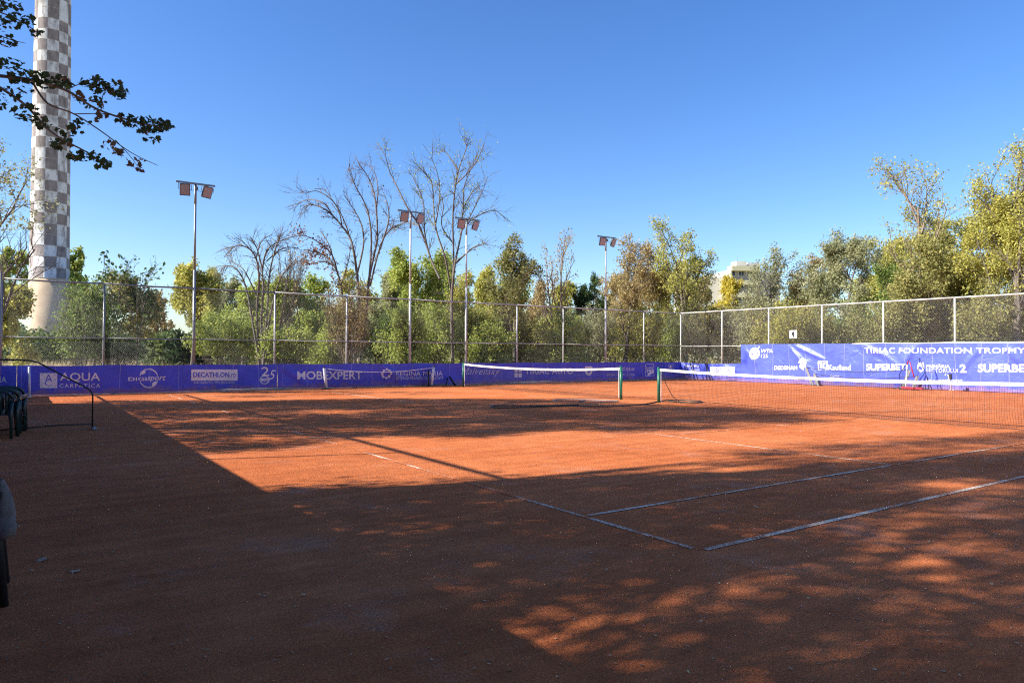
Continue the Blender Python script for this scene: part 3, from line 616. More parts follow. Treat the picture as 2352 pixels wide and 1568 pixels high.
# portable mesh barrier at the left, plastic chairs, jacket chair
bar = tag(empty('mesh_barrier', (-3.12, 12.4, 0)), 'bent black tube barrier with chain mesh standing beside the chairs', 'barrier')
pa = gnd(212, 985); A = lambda k, z: np.array([pa[0] - k, pa[1] + .12 * k - (.35 * max(0, k - .9)), z])
tops = [A(0, .02), A(0, .66), A(.03, .74), A(.10, .80), A(.80, 1.24), A(.90, 1.30), A(1.02, 1.335), A(1.62, 1.36)]
pn(bar, 'frame', lambda m: m.tube(tops, .014, 8), M['black'])
pn(bar, 'bottom_rail', lambda m: m.tube([A(0, .10), A(.55, .10), A(.9, .08), A(1.65, .06)], .014, 6), M['black'])
pn(bar, 'foot', lambda m: m.box(pa + np.array([.02, -.10, .02]), (.07, .34, .03)), M['grey'], False)
def bmesh_(m):
    tz = lambda k: np.interp(k, [0, .1, .8, 1.02, 1.62], [.7, .8, 1.24, 1.335, 1.36])
    for sgn in (1, -1):
        for i in range(-10, 24):
            pts = [];
            for q in range(0, 29):
                z = .1 + q * .045; k = i * .11 + (z * sgn if sgn > 0 else 1.35 - z)
                if 0 < k < 1.62 and z < tz(k): pts.append(A(k, z))
            if len(pts) > 1: m.tube([pts[0], pts[-1]], .0011, 3, False)
pn(bar, 'wire_mesh', bmesh_, M['grey'], False)
def armchair(name, x, y, label, mt, rz=0.0, group=None, parts_only=False):
    root = empty(name, (x, y, 0), rz); tag(root, label, 'chair', group)
    c, s = math.cos(rz), math.sin(rz)
    T = lambda a, b, z: np.array([x + a * c - b * s, y + a * s + b * c, z])     # a: forward, b: sideways
    pn(root, 'seat', lambda m: m.add([T(.24, -.22, .43), T(.24, .22, .43), T(-.2, .2, .40), T(-.2, -.2, .40), T(.24, -.22, .46), T(.24, .22, .46), T(-.2, .2, .43), T(-.2, -.2, .43)], [(3, 2, 1, 0), (4, 5, 6, 7), (0, 1, 5, 4), (1, 2, 6, 5), (2, 3, 7, 6), (3, 0, 4, 7)]), mt, False)
    bk = root
    for k in range(5):
        b = -.17 + .085 * k
        pn(root, 'back_slat', lambda m: m.tube([T(-.19, b, .43), T(-.25, b * 1.05, .62), T(-.31, b * 1.1, .80)], [.026, .022, .026], 6), mt)
    pn(root, 'back_rail', lambda m: m.tube(spl([T(-.25, -.26, .70), T(-.31, -.2, .80), T(-.33, 0, .84), T(-.31, .2, .80), T(-.25, .26, .70)], 4), .026, 8), mt)
    for q in (-1, 1):
        pn(root, 'armrest', lambda m: m.box(T(.0, .255 * q, .655), (.50, .065, .035), (c, s, 0), (-s, c, 0)), mt, False)
        for a0, a1 in ((.22, .27), (-.2, -.27)):
            pn(root, 'leg', lambda m: m.tube([T(a1, .26 * q, .0), T(a0, .235 * q, .43), T(a0 - .01, .25 * q, .64)], [.022, .034, .028], 8), mt)
    return root
DG = M['green_plastic']
armchair('plastic_chair', -4.62, 11.65, 'dark green plastic armchair nearest the camera in the row by the fence', DG, 1.42, 'plastic chairs along the fence')
armchair('plastic_chair', -4.55, 12.0, 'second dark green plastic armchair in the row by the fence', DG, 1.5, 'plastic chairs along the fence')
armchair('plastic_chair', -4.50, 12.5, 'third dark green plastic armchair in the row by the fence', DG, 1.38, 'plastic chairs along the fence')
armchair('plastic_chair', -4.46, 13.0, 'farthest dark green plastic armchair in the row by the fence', DG, 1.47, 'plastic chairs along the fence')
fx, fy = gnd(20, 1388)[:2]
jc = armchair('dark_chair', fx - .29, fy + .24, 'black chair at the left edge with a grey jacket hung on it', M['black'], 0.0)
jk = tag(empty('jacket', (fx - .09, fy - .02, .5)), 'grey blue jacket hung over the black chair, sleeve cuff dangling', 'jacket')
def sleeve(m):
    c = gnd(8, 1170, .56); n = 14; rings = []
    prof = [(.74, .022, -.02), (.70, .035, -.012), (.62, .052, 0), (.54, .064, .006), (.48, .066, .006), (.465, .078, .008), (.44, .080, .008), (.41, .074, .006), (.395, .05, .004)]
    vs = []; fs = []
    for i, (z, r, dx) in enumerate(prof):
        for k in range(n):
            t = 2 * math.pi * k / n; w = 1 + .10 * math.sin(3 * t + i * .8)
            vs.append((c[0] + dx + r * w * math.cos(t) * .8 + .002, c[1] + r * w * math.sin(t), z))
    for i in range(len(prof) - 1): fs += [(i * n + k, i * n + (k + 1) % n, (i + 1) * n + (k + 1) % n, (i + 1) * n + k) for k in range(n)]
    m.add(vs, fs)
pn(jk, 'sleeve', sleeve, M['denim'])
def body(m):
    c = gnd(8, 1170, .56); n = 9; vs = []; fs = []
    for i in range(n):
        for j in range(9):
            a = i / (n - 1); b = j / 8
            vs.append((c[0] - .08 - .05 * math.sin(b * 3) - .34 * b, c[1] + .0 + .04 * math.sin(a * 9 + b * 4) + .1 * b, .84 - .46 * a + .03 * math.sin(b * 6)))
    for i in range(n - 1): fs += [(i * 9 + j, i * 9 + j + 1, (i + 1) * 9 + j + 1, (i + 1) * 9 + j) for j in range(8)]
    m.add(vs, fs)
pn(jk, 'body', body, M['denim'])

# ------------------------------------------------------------------ chimney and apartment block
m, N, L, P = nmat('checkered_concrete')
tc = N.new('ShaderNodeTexCoord'); sx = N.new('ShaderNodeSeparateXYZ'); L.new(tc.outputs['Object'], sx.inputs[0])
def mth(op, a, b=None):
    n = N.new('ShaderNodeMath'); n.operation = op
    for i, q in enumerate((a, b)):
        if q is None: continue
        if hasattr(q, 'links'): L.new(q, n.inputs[i])
        else: n.inputs[i].default_value = q
    return n.outputs[0]
CH_D = 112.0; ROW = 40.2 * CH_D / 2672.45
ang = mth('DIVIDE', mth('ARCTAN2', sx.outputs['Y'], sx.outputs['X']), math.pi / 5)
ph = N.new('ShaderNodeValue'); ph.outputs[0].default_value = 20.0
zz0 = N.new('ShaderNodeValue')
row = mth('DIVIDE', mth('SUBTRACT', sx.outputs['Z'], zz0.outputs[0]), ROW)
ri = mth('FLOOR', row); ci = mth('FLOOR', mth('ADD', ang, ph.outputs[0]))
skip = mth('FLOOR', mth('DIVIDE', mth('ADD', ri, 3.0), 7.0))       # where two rings repeat the phase
par = mth('MODULO', mth('ADD', mth('ADD', mth('ADD', ri, ci), skip), 200.0), 2.0)
nA = N.new('ShaderNodeTexNoise'); nA.inputs['Scale'].default_value = 1.3; nA.inputs['Detail'].default_value = 9; nA.inputs['Roughness'].default_value = .7; mpz = N.new('ShaderNodeMapping'); mpz.inputs['Scale'].default_value = (1, 1, .38); L.new(tc.outputs['Object'], mpz.inputs['Vector']); L.new(mpz.outputs[0], nA.inputs['Vector'])
nB = N.new('ShaderNodeTexNoise'); nB.inputs['Scale'].default_value = .45; nB.inputs['Detail'].default_value = 6; L.new(tc.outputs['Object'], nB.inputs['Vector'])
def rampn(src, p0, c0, p1, c1):
    r = N.new('ShaderNodeValToRGB'); r.color_ramp.elements[0].position = p0; r.color_ramp.elements[0].color = c0; r.color_ramp.elements[1].position = p1; r.color_ramp.elements[1].color = c1
    L.new(src, r.inputs['Fac']); return r.outputs['Color']
wh = rampn(nA.outputs['Fac'], .38, (.30, .28, .26, 1), .55, (.66, .66, .63, 1)); rd = rampn(nA.outputs['Fac'], .35, (.15, .125, .112, 1), .7, (.33, .285, .26, 1))
mx = N.new('ShaderNodeMixRGB'); L.new(mth('GREATER_THAN', par, .5), mx.inputs[0]); L.new(rd, mx.inputs[1]); L.new(wh, mx.inputs[2])
pl_ = rampn(nB.outputs['Fac'], .3, (.42, .31, .20, 1), .7, (.60, .46, .31, 1))
m2 = N.new('ShaderNodeMixRGB'); L.new(mth('GREATER_THAN', row, 0.0), m2.inputs[0]); L.new(pl_, m2.inputs[1]); L.new(mx.outputs[0], m2.inputs[2])
L.new(m2.outputs[0], P.inputs['Base Color']); P.inputs['Roughness'].default_value = .9
M['chimney'] = m
d0 = ray(111, 811); cb = CAM + d0 * CH_D; cb[2] = -.06
zz0.outputs[0].default_value = CAM[2] + (CAM + ray(111, 641) * CH_D - CAM)[2] * 1.0
def rad(px): return px / 2 * .6125 * CH_D / FPX * math.cos(math.atan2(1065, FPX))
chim = tag(empty('factory_chimney', tuple(cb)), 'tall round chimney painted in worn brown and white checks', 'chimney')
mb = MB(); vs = []; fs = []; n = 60
zs = [(-.06, 160), (zz0.outputs[0].default_value, 158), (zz0.outputs[0].default_value + .001, 154), (22, 151), (46, 143), (70, 132)]
for z, wpx in zs:
    for k in range(n): t = 2 * math.pi * k / n; vs.append((cb[0] + rad(wpx) * math.cos(t), cb[1] + rad(wpx) * math.sin(t), z))
for i in range(len(zs) - 1): fs += [(i * n + k, i * n + (k + 1) % n, (i + 1) * n + (k + 1) % n, (i + 1) * n + k) for k in range(n)]
mb.add(vs, fs); shaft = mb.build('shaft', M['chimney'], chim, True)
z = zz0.outputs[0].default_value; k = 0
while z < 66:
    r0 = np.interp(z, [q[0] for q in zs], [rad(q[1]) for q in zs])
    mb = MB(); t = [2 * math.pi * q / 60 for q in range(61)]
    mb.tube([(cb[0] + (r0 + .005) * math.cos(a), cb[1] + (r0 + .005) * math.sin(a), z) for a in t], .022, 4, False); mb.build('lift_joint', M['concrete'], chim); z += ROW
mb = MB(); t = [2 * math.pi * q / 60 for q in range(61)]; mb.tube([(cb[0] + rad(133) * math.cos(a), cb[1] + rad(133) * math.sin(a), 69.7) for a in t], .3, 8, False); mb.build('rim', M['concrete'], chim, True)
# apartment block far behind the trees
AB = 170.0
M['ywall'] = mat('pale_yellow_render', (0.62, 0.585, 0.36), .9, 0, .08, .5); M['wwall'] = mat('cream_render', (0.68, 0.64, 0.54), .9, 0, .08, .5); M['gwall'] = mat('grey_render', (0.42, 0.41, 0.40), .9, 0, .1, .5)
M['glass'] = mat('window_glass', (0.03, 0.035, 0.045), .1, 0, .1, 2); M['wframe'] = mat('window_frame', (0.75, 0.75, 0.74), .5)
c0 = CAM + ray(1709, 811) * AB; vdir = (ray(1709, 811)); vdir = vdir / np.linalg.norm(vdir); vdir[2] = 0
aa = math.atan2(vdir[1], vdir[0]) - math.pi / 2 - math.radians(-26); ex = np.array([math.cos(aa), math.sin(aa), 0]); ey = np.array([-math.sin(aa), math.cos(aa), 0])
px = AB / FPX; ztop = CAM[2] + (811 - 626) * px
apt = tag(empty('apartment_block', (c0[0], c0[1], 0)), 'pale yellow apartment block with a loggia balcony rising above the trees', 'building')
Wb = 68 * px
def bx(name, cx, cy, cz, sx_, sy_, sz_, mt): return pn(apt, name, lambda m: m.box(c0 + ex * cx + ey * cy + ZV * cz, (sx_, sy_, sz_), ex, ey), M[mt], False)
bx('tower_wall', 0, 7.5, ztop / 2 - .4, Wb, 12, ztop - .8, 'gwall')
fl = 3.0
for k in range(6):
    zc = ztop - k * fl
    bx('parapet', 0, .1, zc - .55 - (0 if k == 0 else .35), Wb, 2.6, 1.1 if k == 0 else 1.05, 'ywall')
    for sgn in (-1, 1): bx('side_wall', sgn * (Wb / 2 - .1), .45, zc - 1.7, .22, 2.0, fl, 'ywall' if sgn < 0 else 'gwall')
    for j in range(3):
        f = pn(apt, 'window', lambda m: m.box(c0 + ex * (-Wb / 3.2 + j * Wb / 3.2) + ey * 1.47 + ZV * (zc - 1.55), (1.5, .08, 1.3), ex, ey), M['wframe'], False)
        pn(f, 'pane', lambda m: m.box(c0 + ex * (-Wb / 3.2 + j * Wb / 3.2 - .33) + ey * 1.42 + ZV * (zc - 1.55), (.6, .04, 1.1), ex, ey), M['glass'], False)
        pn(f, 'pane', lambda m: m.box(c0 + ex * (-Wb / 3.2 + j * Wb / 3.2 + .36) + ey * 1.42 + ZV * (zc - 1.55), (.6, .04, 1.1), ex, ey), M['glass'], False)
bx('left_wing', -Wb / 2 - 5.2, 6, ztop / 2 - 1.2, 10, 8, ztop - 2.4, 'wwall')
bx('right_wing', Wb / 2 + 4.5, 9, ztop / 2 - .2, 9, 6, ztop - .4, 'wwall')
bx('lift_house', .6, 4, ztop + .55, 2.6, 3, 2.1, 'wwall'); bx('lift_house', 4.3, 5, ztop + .45, 3.2, 3, 1.9, 'wwall')
pn(apt, 'antenna', lambda m: m.tube([c0 + ex * .2 + ey * 4 + ZV * (ztop + 1.5), c0 + ex * .2 + ey * 4 + ZV * (ztop + 3)], .05, 5), M['grey'])

#__TREES__
# ------------------------------------------------------------------ vegetation
def leafmat(name, c0, c1, c2, trans=0.45):
    m = bpy.data.materials.new(name); m.use_nodes = True; N = m.node_tree.nodes; L = m.node_tree.links
    P = N['Principled BSDF']; out = N['Material Output']
    a = N.new('ShaderNodeAttribute'); a.attribute_name = 'tint'
    r = N.new('ShaderNodeValToRGB'); e = r.color_ramp.elements; e[0].color = c0 + (1,); e[1].color = c2 + (1,); q = e.new(.5); q.color = c1 + (1,)
    L.new(a.outputs['Fac'], r.inputs['Fac']); L.new(r.outputs['Color'], P.inputs['Base Color']); P.inputs['Roughness'].default_value = .62; P.inputs['Specular IOR Level'].default_value = .25
    t = N.new('ShaderNodeBsdfTranslucent'); L.new(r.outputs['Color'], t.inputs['Color'])
    mx = N.new('ShaderNodeMixShader'); mx.inputs[0].default_value = trans; L.new(P.outputs[0], mx.inputs[1]); L.new(t.outputs[0], mx.inputs[2]); L.new(mx.outputs[0], out.inputs['Surface'])
    return m
PAL = {
 'lime': leafmat('lime_leaf', (0.151, 0.211, 0.042), (0.361, 0.424, 0.090), (0.662, 0.634, 0.163)),
 'green': leafmat('green_leaf', (0.078, 0.133, 0.031), (0.187, 0.265, 0.062), (0.406, 0.421, 0.109)),
 'dark': leafmat('dark_leaf', (0.023, 0.046, 0.016), (0.065, 0.104, 0.033), (0.143, 0.182, 0.052)),
 'olive': leafmat('olive_leaf', (0.124, 0.132, 0.040), (0.310, 0.307, 0.099), (0.572, 0.490, 0.172), .42),
 'yellow': leafmat('yellow_leaf', (0.292, 0.252, 0.040), (0.610, 0.478, 0.066), (0.722, 0.689, 0.133)),
 'ygreen': leafmat('yellow_green_leaf', (0.187, 0.196, 0.044), (0.453, 0.435, 0.102), (0.726, 0.630, 0.175)),
 'tan': leafmat('tan_leaf', (0.174, 0.141, 0.056), (0.424, 0.333, 0.140), (0.680, 0.512, 0.253)),
 'grey': leafmat('grey_green_leaf', (0.151, 0.164, 0.078), (0.337, 0.344, 0.172), (0.607, 0.557, 0.312)),
 'rust': leafmat('rust_leaf', (0.078, 0.035, 0.022), (0.218, 0.086, 0.043), (0.390, 0.172, 0.078)),
 'shade': leafmat('maple_leaf', (.026, .046, .016), (.060, .090, .028), (.17, .09, .045), .5),
 'straw': leafmat('straw', (.28, .21, .10), (.46, .36, .19), (.62, .51, .30), .2),
 'litter': leafmat('leaf_litter', (.20, .10, .04), (.40, .24, .10), (.72, .52, .28), .1),
}
LEAFQ = np.array([(-.5, 0), (-.12, -.30), (.5, 0), (-.12, .30)])
MAPLE = np.array([(-.5, 0), (-.42, -.30), (-.12, -.28), (-.02, -.50), (.14, -.24), (.5, 0), (.14, .24), (-.02, .50), (-.12, .28), (-.42, .30)])
def leaves(name, C, size, rs, mt, parent=None, prof=LEAFQ, tint=None, flat=0.0, szvar=.35, droop=0.0):
    n = len(C); k = len(prof); C = np.asarray(C, float)
    nr = rs.normal(size=(n, 3)); nr[:, 2] += flat; nr /= np.linalg.norm(nr, axis=1)[:, None]
    t = rs.normal(size=(n, 3)); t[:, 2] -= droop; t -= nr * (t * nr).sum(1)[:, None]; t /= np.linalg.norm(t, axis=1)[:, None] + 1e-9
    b = np.cross(nr, t); s = size * (1 + szvar * rs.uniform(-1, 1, n))
    Vv = (C[:, None, :] + (t[:, None, :] * prof[None, :, 0, None] + b[:, None, :] * prof[None, :, 1, None] + nr[:, None, :] * (-.25 * prof[None, :, 1, None] ** 2 * 2)) * s[:, None, None]).reshape(-1, 3)
    if parent is not None: Vv = Vv - np.array(parent.location)
    me = bpy.data.meshes.new(name); me.vertices.add(n * k); me.vertices.foreach_set('co', Vv.astype(np.float32).ravel())
    me.loops.add(n * k); me.loops.foreach_set('vertex_index', np.arange(n * k, dtype=np.int32))
    me.polygons.add(n); me.polygons.foreach_set('loop_start', np.arange(0, n * k, k, dtype=np.int32)); me.polygons.foreach_set('loop_total', np.full(n, k, np.int32))
    me.update(calc_edges=True)
    at = me.attributes.new('tint', 'FLOAT', 'FACE')
    if tint is None: tint = rs.uniform(0, 1, n)
    at.data.foreach_set('value', np.clip(tint, 0, 1).astype(np.float32))
    return link_mesh(name, me, mt, parent)
KIND = {  # nch, angle, length ratio, upward pull, wobble, start fraction, trunk share
 'dense': dict(lev=3, nch=(9, 7, 6), ang=(55, 48, 45), lr=(.62, .55, .55), up=.10, wob=.16, t0=(.22, .25, .2), stems=1, tr=.75),
 'tall':  dict(lev=3, nch=(11, 7, 5), ang=(38, 42, 45), lr=(.50, .55, .55), up=.16, wob=.13, t0=(.25, .25, .2), stems=1, tr=.95),
 'bush':  dict(lev=2, nch=(9, 7), ang=(38, 45), lr=(.50, .55), up=.06, wob=.20, t0=(.12, .15), stems=9, tr=.85, sa=28),
 'bare':  dict(lev=3, nch=(8, 7, 5), ang=(28, 34, 38), lr=(.62, .52, .5), up=.10, wob=.10, t0=(.28, .2, .15), stems=3, tr=.95, sa=13),
 'arch':  dict(lev=3, nch=(6, 5, 4), ang=(22, 26, 30), lr=(.62, .50, .5), up=-.10, wob=.10, t0=(.3, .25, .2), stems=6, tr=1.05, sa=20),
 'thin':  dict(lev=2, nch=(9, 5), ang=(34, 38), lr=(.42, .5), up=.12, wob=.09, t0=(.35, .2), stems=2, tr=.97, sa=6),
}
def skeleton(rs, kd, lean=(0, 0)):
    K = KIND[kd]; out = []
    def br(p, d, Lg, r, lev):
        n = 6 if lev == 0 else (5 if lev == 1 else 3); pts = [p.copy()]; dd = d.copy()
        for i in range(n):
            dd = dd + rs.normal(size=3) * K['wob'] * (.5 if lev == 0 else 1); dd[2] += K['up'] * (0.5 if lev else 0.25)
            if kd == 'arch': dd[2] -= .10 * i * (0.5 + lev * .4) / 2; dd[:2] += np.array(lean) * .10
            dd /= np.linalg.norm(dd); p = p + dd * Lg / n; pts.append(p.copy())
        pts = np.array(pts); out.append((pts, np.linspace(r, r * (.35 if lev else .25), n + 1), lev))
        if lev < K['lev']:
            for c in range(K['nch'][lev]):
                t = K['t0'][lev] + (1 - K['t0'][lev]) * (c + rs.uniform(.1, .9)) / K['nch'][lev]; f = t * n; i = min(n - 1, int(f)); q = pts[i] + (pts[i + 1] - pts[i]) * (f - i)
                ax = pts[i + 1] - pts[i]; ax /= np.linalg.norm(ax); e = rs.normal(size=3); e -= ax * (e @ ax); e /= np.linalg.norm(e)
                a = math.radians(K['ang'][lev] * rs.uniform(.7, 1.25)); nd = ax * math.cos(a) + e * math.sin(a)
                br(q, nd, Lg * K['lr'][lev] * (1.15 - .55 * t) * rs.uniform(.75, 1.2), r * (.55 if lev == 0 else .5) * (1.1 - .5 * t), lev + 1)
    for s in range(K['stems']):
        d = np.array([lean[0] * .5, lean[1] * .5, 1.0])
        if K['stems'] > 1:
            a = 2 * math.pi * (s + rs.uniform(0, .7)) / K['stems']; w = math.tan(math.radians(K['sa'] * rs.uniform(.3, 1.3))); d += np.array([math.cos(a) * w, math.sin(a) * w, 0])
        d /= np.linalg.norm(d)
        br(np.array([rs.normal() * .015, rs.normal() * .015, 0]), d, K['tr'] * rs.uniform(.82, 1.0), .018 / math.sqrt(K['stems']), 0)
    return out
NLEAF = [0]
def tree(x, ytop, wpx, fac, kd, pal, label, nl=7000, lsz=.11, seed=0, name='tree', group=None, lean=(0, 0), bark='bark', low=0.0, xtop=None, cat='tree', thick=1.0, hmin=0.0):
    rs = np.random.RandomState(seed + abs(int(x))); D = fdepth(x) * fac; base = CAM + ray(x, 811) * D; base[2] = -.06
    H = CAM[2] + (ray(x if xtop is None else xtop, ytop) * D)[2]; Wd = wpx * D / FPX
    sk = skeleton(rs, kd, lean); allp = np.concatenate([p for p, r, l in sk])
    z1 = np.percentile(allp[:, 2], 99.6); rad_ = np.percentile(np.linalg.norm(allp[:, :2] - np.median(allp[:, :2], axis=0), axis=1), 96)
    sz = H / z1; sxy = Wd / 2 / rad_
    root = tag(empty(name, tuple(base)), label, cat, group)
    mb = MB(); tips = []
    for p, r, l in sk:
        q = p * np.array([sxy, sxy, sz]) + base; rr = np.maximum(r * H * thick * (.9 if l == 0 else .8), .006 if l >= 2 else .01)
        mb.tube(q, rr, 6 if l == 0 else (4 if l == 1 else 3), False)
        if l >= KIND[kd]['lev'] - 1: tips.append((q, l))
    mb.build('trunk', M[bark], root, True)
    if nl:
        nl = int(nl * 1.75)
        last = [q for q, l in tips if l == KIND[kd]['lev']] or [q for q, l in tips]
        idx = rs.randint(0, len(last), nl); f = rs.uniform(.1, 1.0, nl); Ls = np.array([q[[0, len(q) // 2, -1]] for q in last])[idx]
        c = np.where((f < .5)[:, None], Ls[:, 0] + (Ls[:, 1] - Ls[:, 0]) * (f * 2)[:, None], Ls[:, 1] + (Ls[:, 2] - Ls[:, 1]) * (f * 2 - 1)[:, None])
        c = c + rs.normal(size=(nl, 3)) * (.09 + .013 * Wd); c = c[c[:, 2] > hmin]
        # tint: clumps share a tone, a little paler towards the outside of each spray
        tone = rs.uniform(.15, .85, len(last))[idx][:len(c)] * .6 + rs.uniform(0, .4, len(c))
        leaves('crown', c, lsz * 1.2, rs, PAL[pal], root, tint=tone, droop=.6, szvar=.5); NLEAF[0] += len(c)
    return root
BG = 'trees beyond the long fence'; RG = 'trees beyond the sunlit fence'
T = tree
# --- left part, round the chimney
T(-46, 340, 250, 1.12, 'tall', 'grey', 'airy grey green tree at the left edge overlapping the chimney', 4200, .085, 11, group=BG, hmin=6.0)
T(30, 575, 130, 5.4, 'dense', 'lime', 'pale green tree beyond the left side of the chimney', 5000, .42, 5, group=BG)
T(178, 572, 95, 4.7, 'dense', 'lime', 'pale green tree beyond the right side of the chimney', 3500, .42, 6, group=BG)
T(2, 660, 110, 1.5, 'dense', 'ygreen', 'yellow green tree low at the left edge below the airy tree', 6500, .13, 7, group=BG)
T(182, 650, 110, 1.16, 'bush', 'green', 'twiggy olive shrub in front of the chimney foot', 2400, .085, 8, 'shrub', BG, cat='shrub', hmin=1.25)
T(215, 640, 90, 1.22, 'thin', 'green', 'thin leafy sapling right of the chimney', 1500, .10, 9, group=BG)
T(272, 632, 160, 1.45, 'dense', 'olive', 'round crowned olive tree between chimney and first mast', 11500, .12, 10, group=BG)
T(250, 580, 120, 1.3, 'thin', 'dark', 'bare sapling sprays with a few leaves above the round olive tree', 150, .16, 12, group=BG, thick=.6)
T(310, 584, 90, 1.3, 'thin', 'dark', 'tall bare sapling leaning right beside the round olive tree', 110, .16, 14, group=BG, thick=.6, lean=(.2, 0))
T(265, 770, 120, 1.18, 'bush', 'dark', 'low green shrub under the round olive tree', 2400, .09, 15, 'shrub', BG, cat='shrub', hmin=1.25)
T(360, 672, 60, 3.2, 'dense', 'tan', 'small far orange tan tree left of the first mast', 2200, .22, 16, group=BG)
T(440, 612, 135, 1.75, 'dense', 'ygreen', 'domed yellow green tree right behind the first mast', 12000, .14, 17, group=BG)
T(505, 640, 110, 2.0, 'dense', 'grey', 'grey green tree right of the domed tree', 5500, .17, 18, group=BG)
T(530, 705, 165, 1.3, 'bush', 'lime', 'fresh green shrub right of the first mast', 9000, .10, 19, 'shrub', BG, cat='shrub', hmin=1.35)
# --- bare trees in the middle
T(655, 560, 90, 1.25, 'bare', 'tan', 'slim bare tree between the arching bare tree and the lime tree', 300, .09, 22, group=BG, thick=.6)
T(715, 635, 170, 1.25, 'dense', 'lime', 'bright lime tree behind the bare trees', 12500, .105, 23, group=BG)
T(800, 640, 120, 1.05, 'bush', 'tan', 'tangle of dry brown vines round the bare trunks', 3800, .07, 27, 'shrub', BG, bark='bark_pale', cat='shrub')
T(960, 575, 170, 1.2, 'dense', 'lime', 'pale lime tree under the tallest bare tree', 11500, .105, 29, group=BG)
T(890, 635, 120, 1.3, 'dense', 'grey', 'soft grey green tree left of the pale lime tree', 8500, .11, 30, group=BG)
T(1060, 625, 130, 1.25, 'dense', 'ygreen', 'yellow green tree right of the pale lime tree', 9500, .10, 31, group=BG)
# --- prominent bare trees: main limbs follow the real crooked boughs, twigs grow from them
def limb_tree(label, bx_, limbs, fac, seed, pal=None, nl=0, lsz=.1, tw=1.0, r0=.11, leafy=(), ntw=14, group=None):
    rs = np.random.RandomState(seed); D = fdepth(bx_) * fac; base = CAM + ray(bx_, 811) * D; base[2] = -.06
    root = tag(empty('bare_tree', tuple(base)), label, 'tree', group); mb = MB(); lp = []
    for li, pts in enumerate(limbs):
        dd = rs.normal() * .04; n = len(pts)
        q = [CAM + ray(x, y) * D * (1 + dd * (k / n) + (rs.normal() * .006)) for k, (x, y) in enumerate(pts)]
        if pts[0][1] > 760: q = [np.array([q[0][0], q[0][1], -.06])] + q
        q = np.array(spl(q, 5)); r = r0 * (1.0 if pts[0][1] > 700 else (.55 if pts[0][1] > 560 else .36)); rr = np.linspace(r, .012, len(q)); mb.tube(q, rr, 6, False)
        Ltot = np.linalg.norm(np.diff(q, axis=0), axis=1).sum()
        arch = -.10 if pts[-1][1] > min(p_[1] for p_ in pts) + 6 else .02
        for k in range(int(ntw * Ltot / 3.0)):
            i = int(len(q) * (rs.uniform(.25 if pts[0][1] > 600 else .05, 1)) * .92); i = min(i, len(q) - 2); ax = q[i + 1] - q[i]; ax /= np.linalg.norm(ax) + 1e-9
            e = rs.normal(size=3); e -= ax * (e @ ax); e /= np.linalg.norm(e); a = math.radians(rs.uniform(18, 48)); d = ax * math.cos(a) + e * math.sin(a); Lt = rs.uniform(.4, 1.25) * tw
            p = [q[i]]; 
            for s_ in range(4): d = d + rs.normal(size=3) * .12 + np.array([0, 0, arch]); d /= np.linalg.norm(d); p.append(p[-1] + d * Lt / 4)
            mb.tube(p, np.linspace(min(.018, rr[i] * .6), .004, 5), 3, False); lp.append((li, np.array(p)))
            for s2 in range(rs.randint(1, 4)):
                j = rs.randint(1, 4); d2 = d + rs.normal(size=3) * .55; d2 /= np.linalg.norm(d2); p2 = [p[j]]
                for s_ in range(3): d2 = d2 + rs.normal(size=3) * .14; d2 /= np.linalg.norm(d2); p2.append(p2[-1] + d2 * Lt * .2)
                mb.tube(p2, np.linspace(.008, .003, 4), 3, False); lp.append((li, np.array(p2)))
        if li in leafy: lp += [(li, q[len(q) // 3:])] * 6
    mb.build('trunk', M['bark'], root, True)
    if nl:
        src = [p for l, p in lp if (not leafy or l in leafy)]; C = []
        for k in range(nl): p = src[rs.randint(len(src))]; C.append(p[rs.randint(len(p))] + rs.normal(size=3) * .10)
        leaves('crown', np.array(C), lsz, rs, PAL[pal], root, droop=.8)
    return root
limb_tree('tall bare tree with boughs arching far to the left and drooping tips', 822, [
    [(826, 830), (836, 760), (843, 700), (848, 639), (860, 581), (867, 544), (864, 481), (858, 439), (845, 406), (830, 384), (813, 354)],
    [(848, 639), (853, 556), (848, 501), (835, 461), (818, 431), (805, 401), (803, 376)],
    [(815, 830), (822, 740), (824, 680), (820, 631), (813, 581), (803, 544), (785, 519), (763, 494), (743, 479), (718, 471), (698, 476), (688, 496)],
    [(803, 544), (795, 519), (778, 481), (758, 456), (728, 439), (700, 442), (680, 429)], [(763, 494), (743, 466), (713, 459), (688, 466), (673, 486)],
    [(785, 519), (780, 490), (765, 462), (745, 436), (722, 434)], [(850, 656), (875, 561), (900, 524), (925, 514)], [(862, 600), (890, 519), (892, 476), (880, 441)], [(820, 631), (835, 560), (828, 510), (805, 470), (790, 448)],
    [(864, 481), (868, 440), (862, 400), (848, 378)]], 1.07, 3, 'rust', 260, .09, .75, .085, group=BG)
limb_tree('arching bare tree hung with rust brown leaves beside the vine tangle', 790, [
    [(795, 830), (792, 740), (783, 656), (768, 611), (748, 589), (723, 579), (698, 573)], [(775, 626), (763, 586), (738, 561), (713, 546), (695, 540)], [(768, 611), (745, 600), (715, 605), (695, 600)],
    [(763, 586), (752, 555), (735, 530)], [(783, 656), (800, 600), (806, 560)]], 1.09, 6, 'rust', 620, .11, .55, .07, leafy=(0, 1, 2), group=BG)
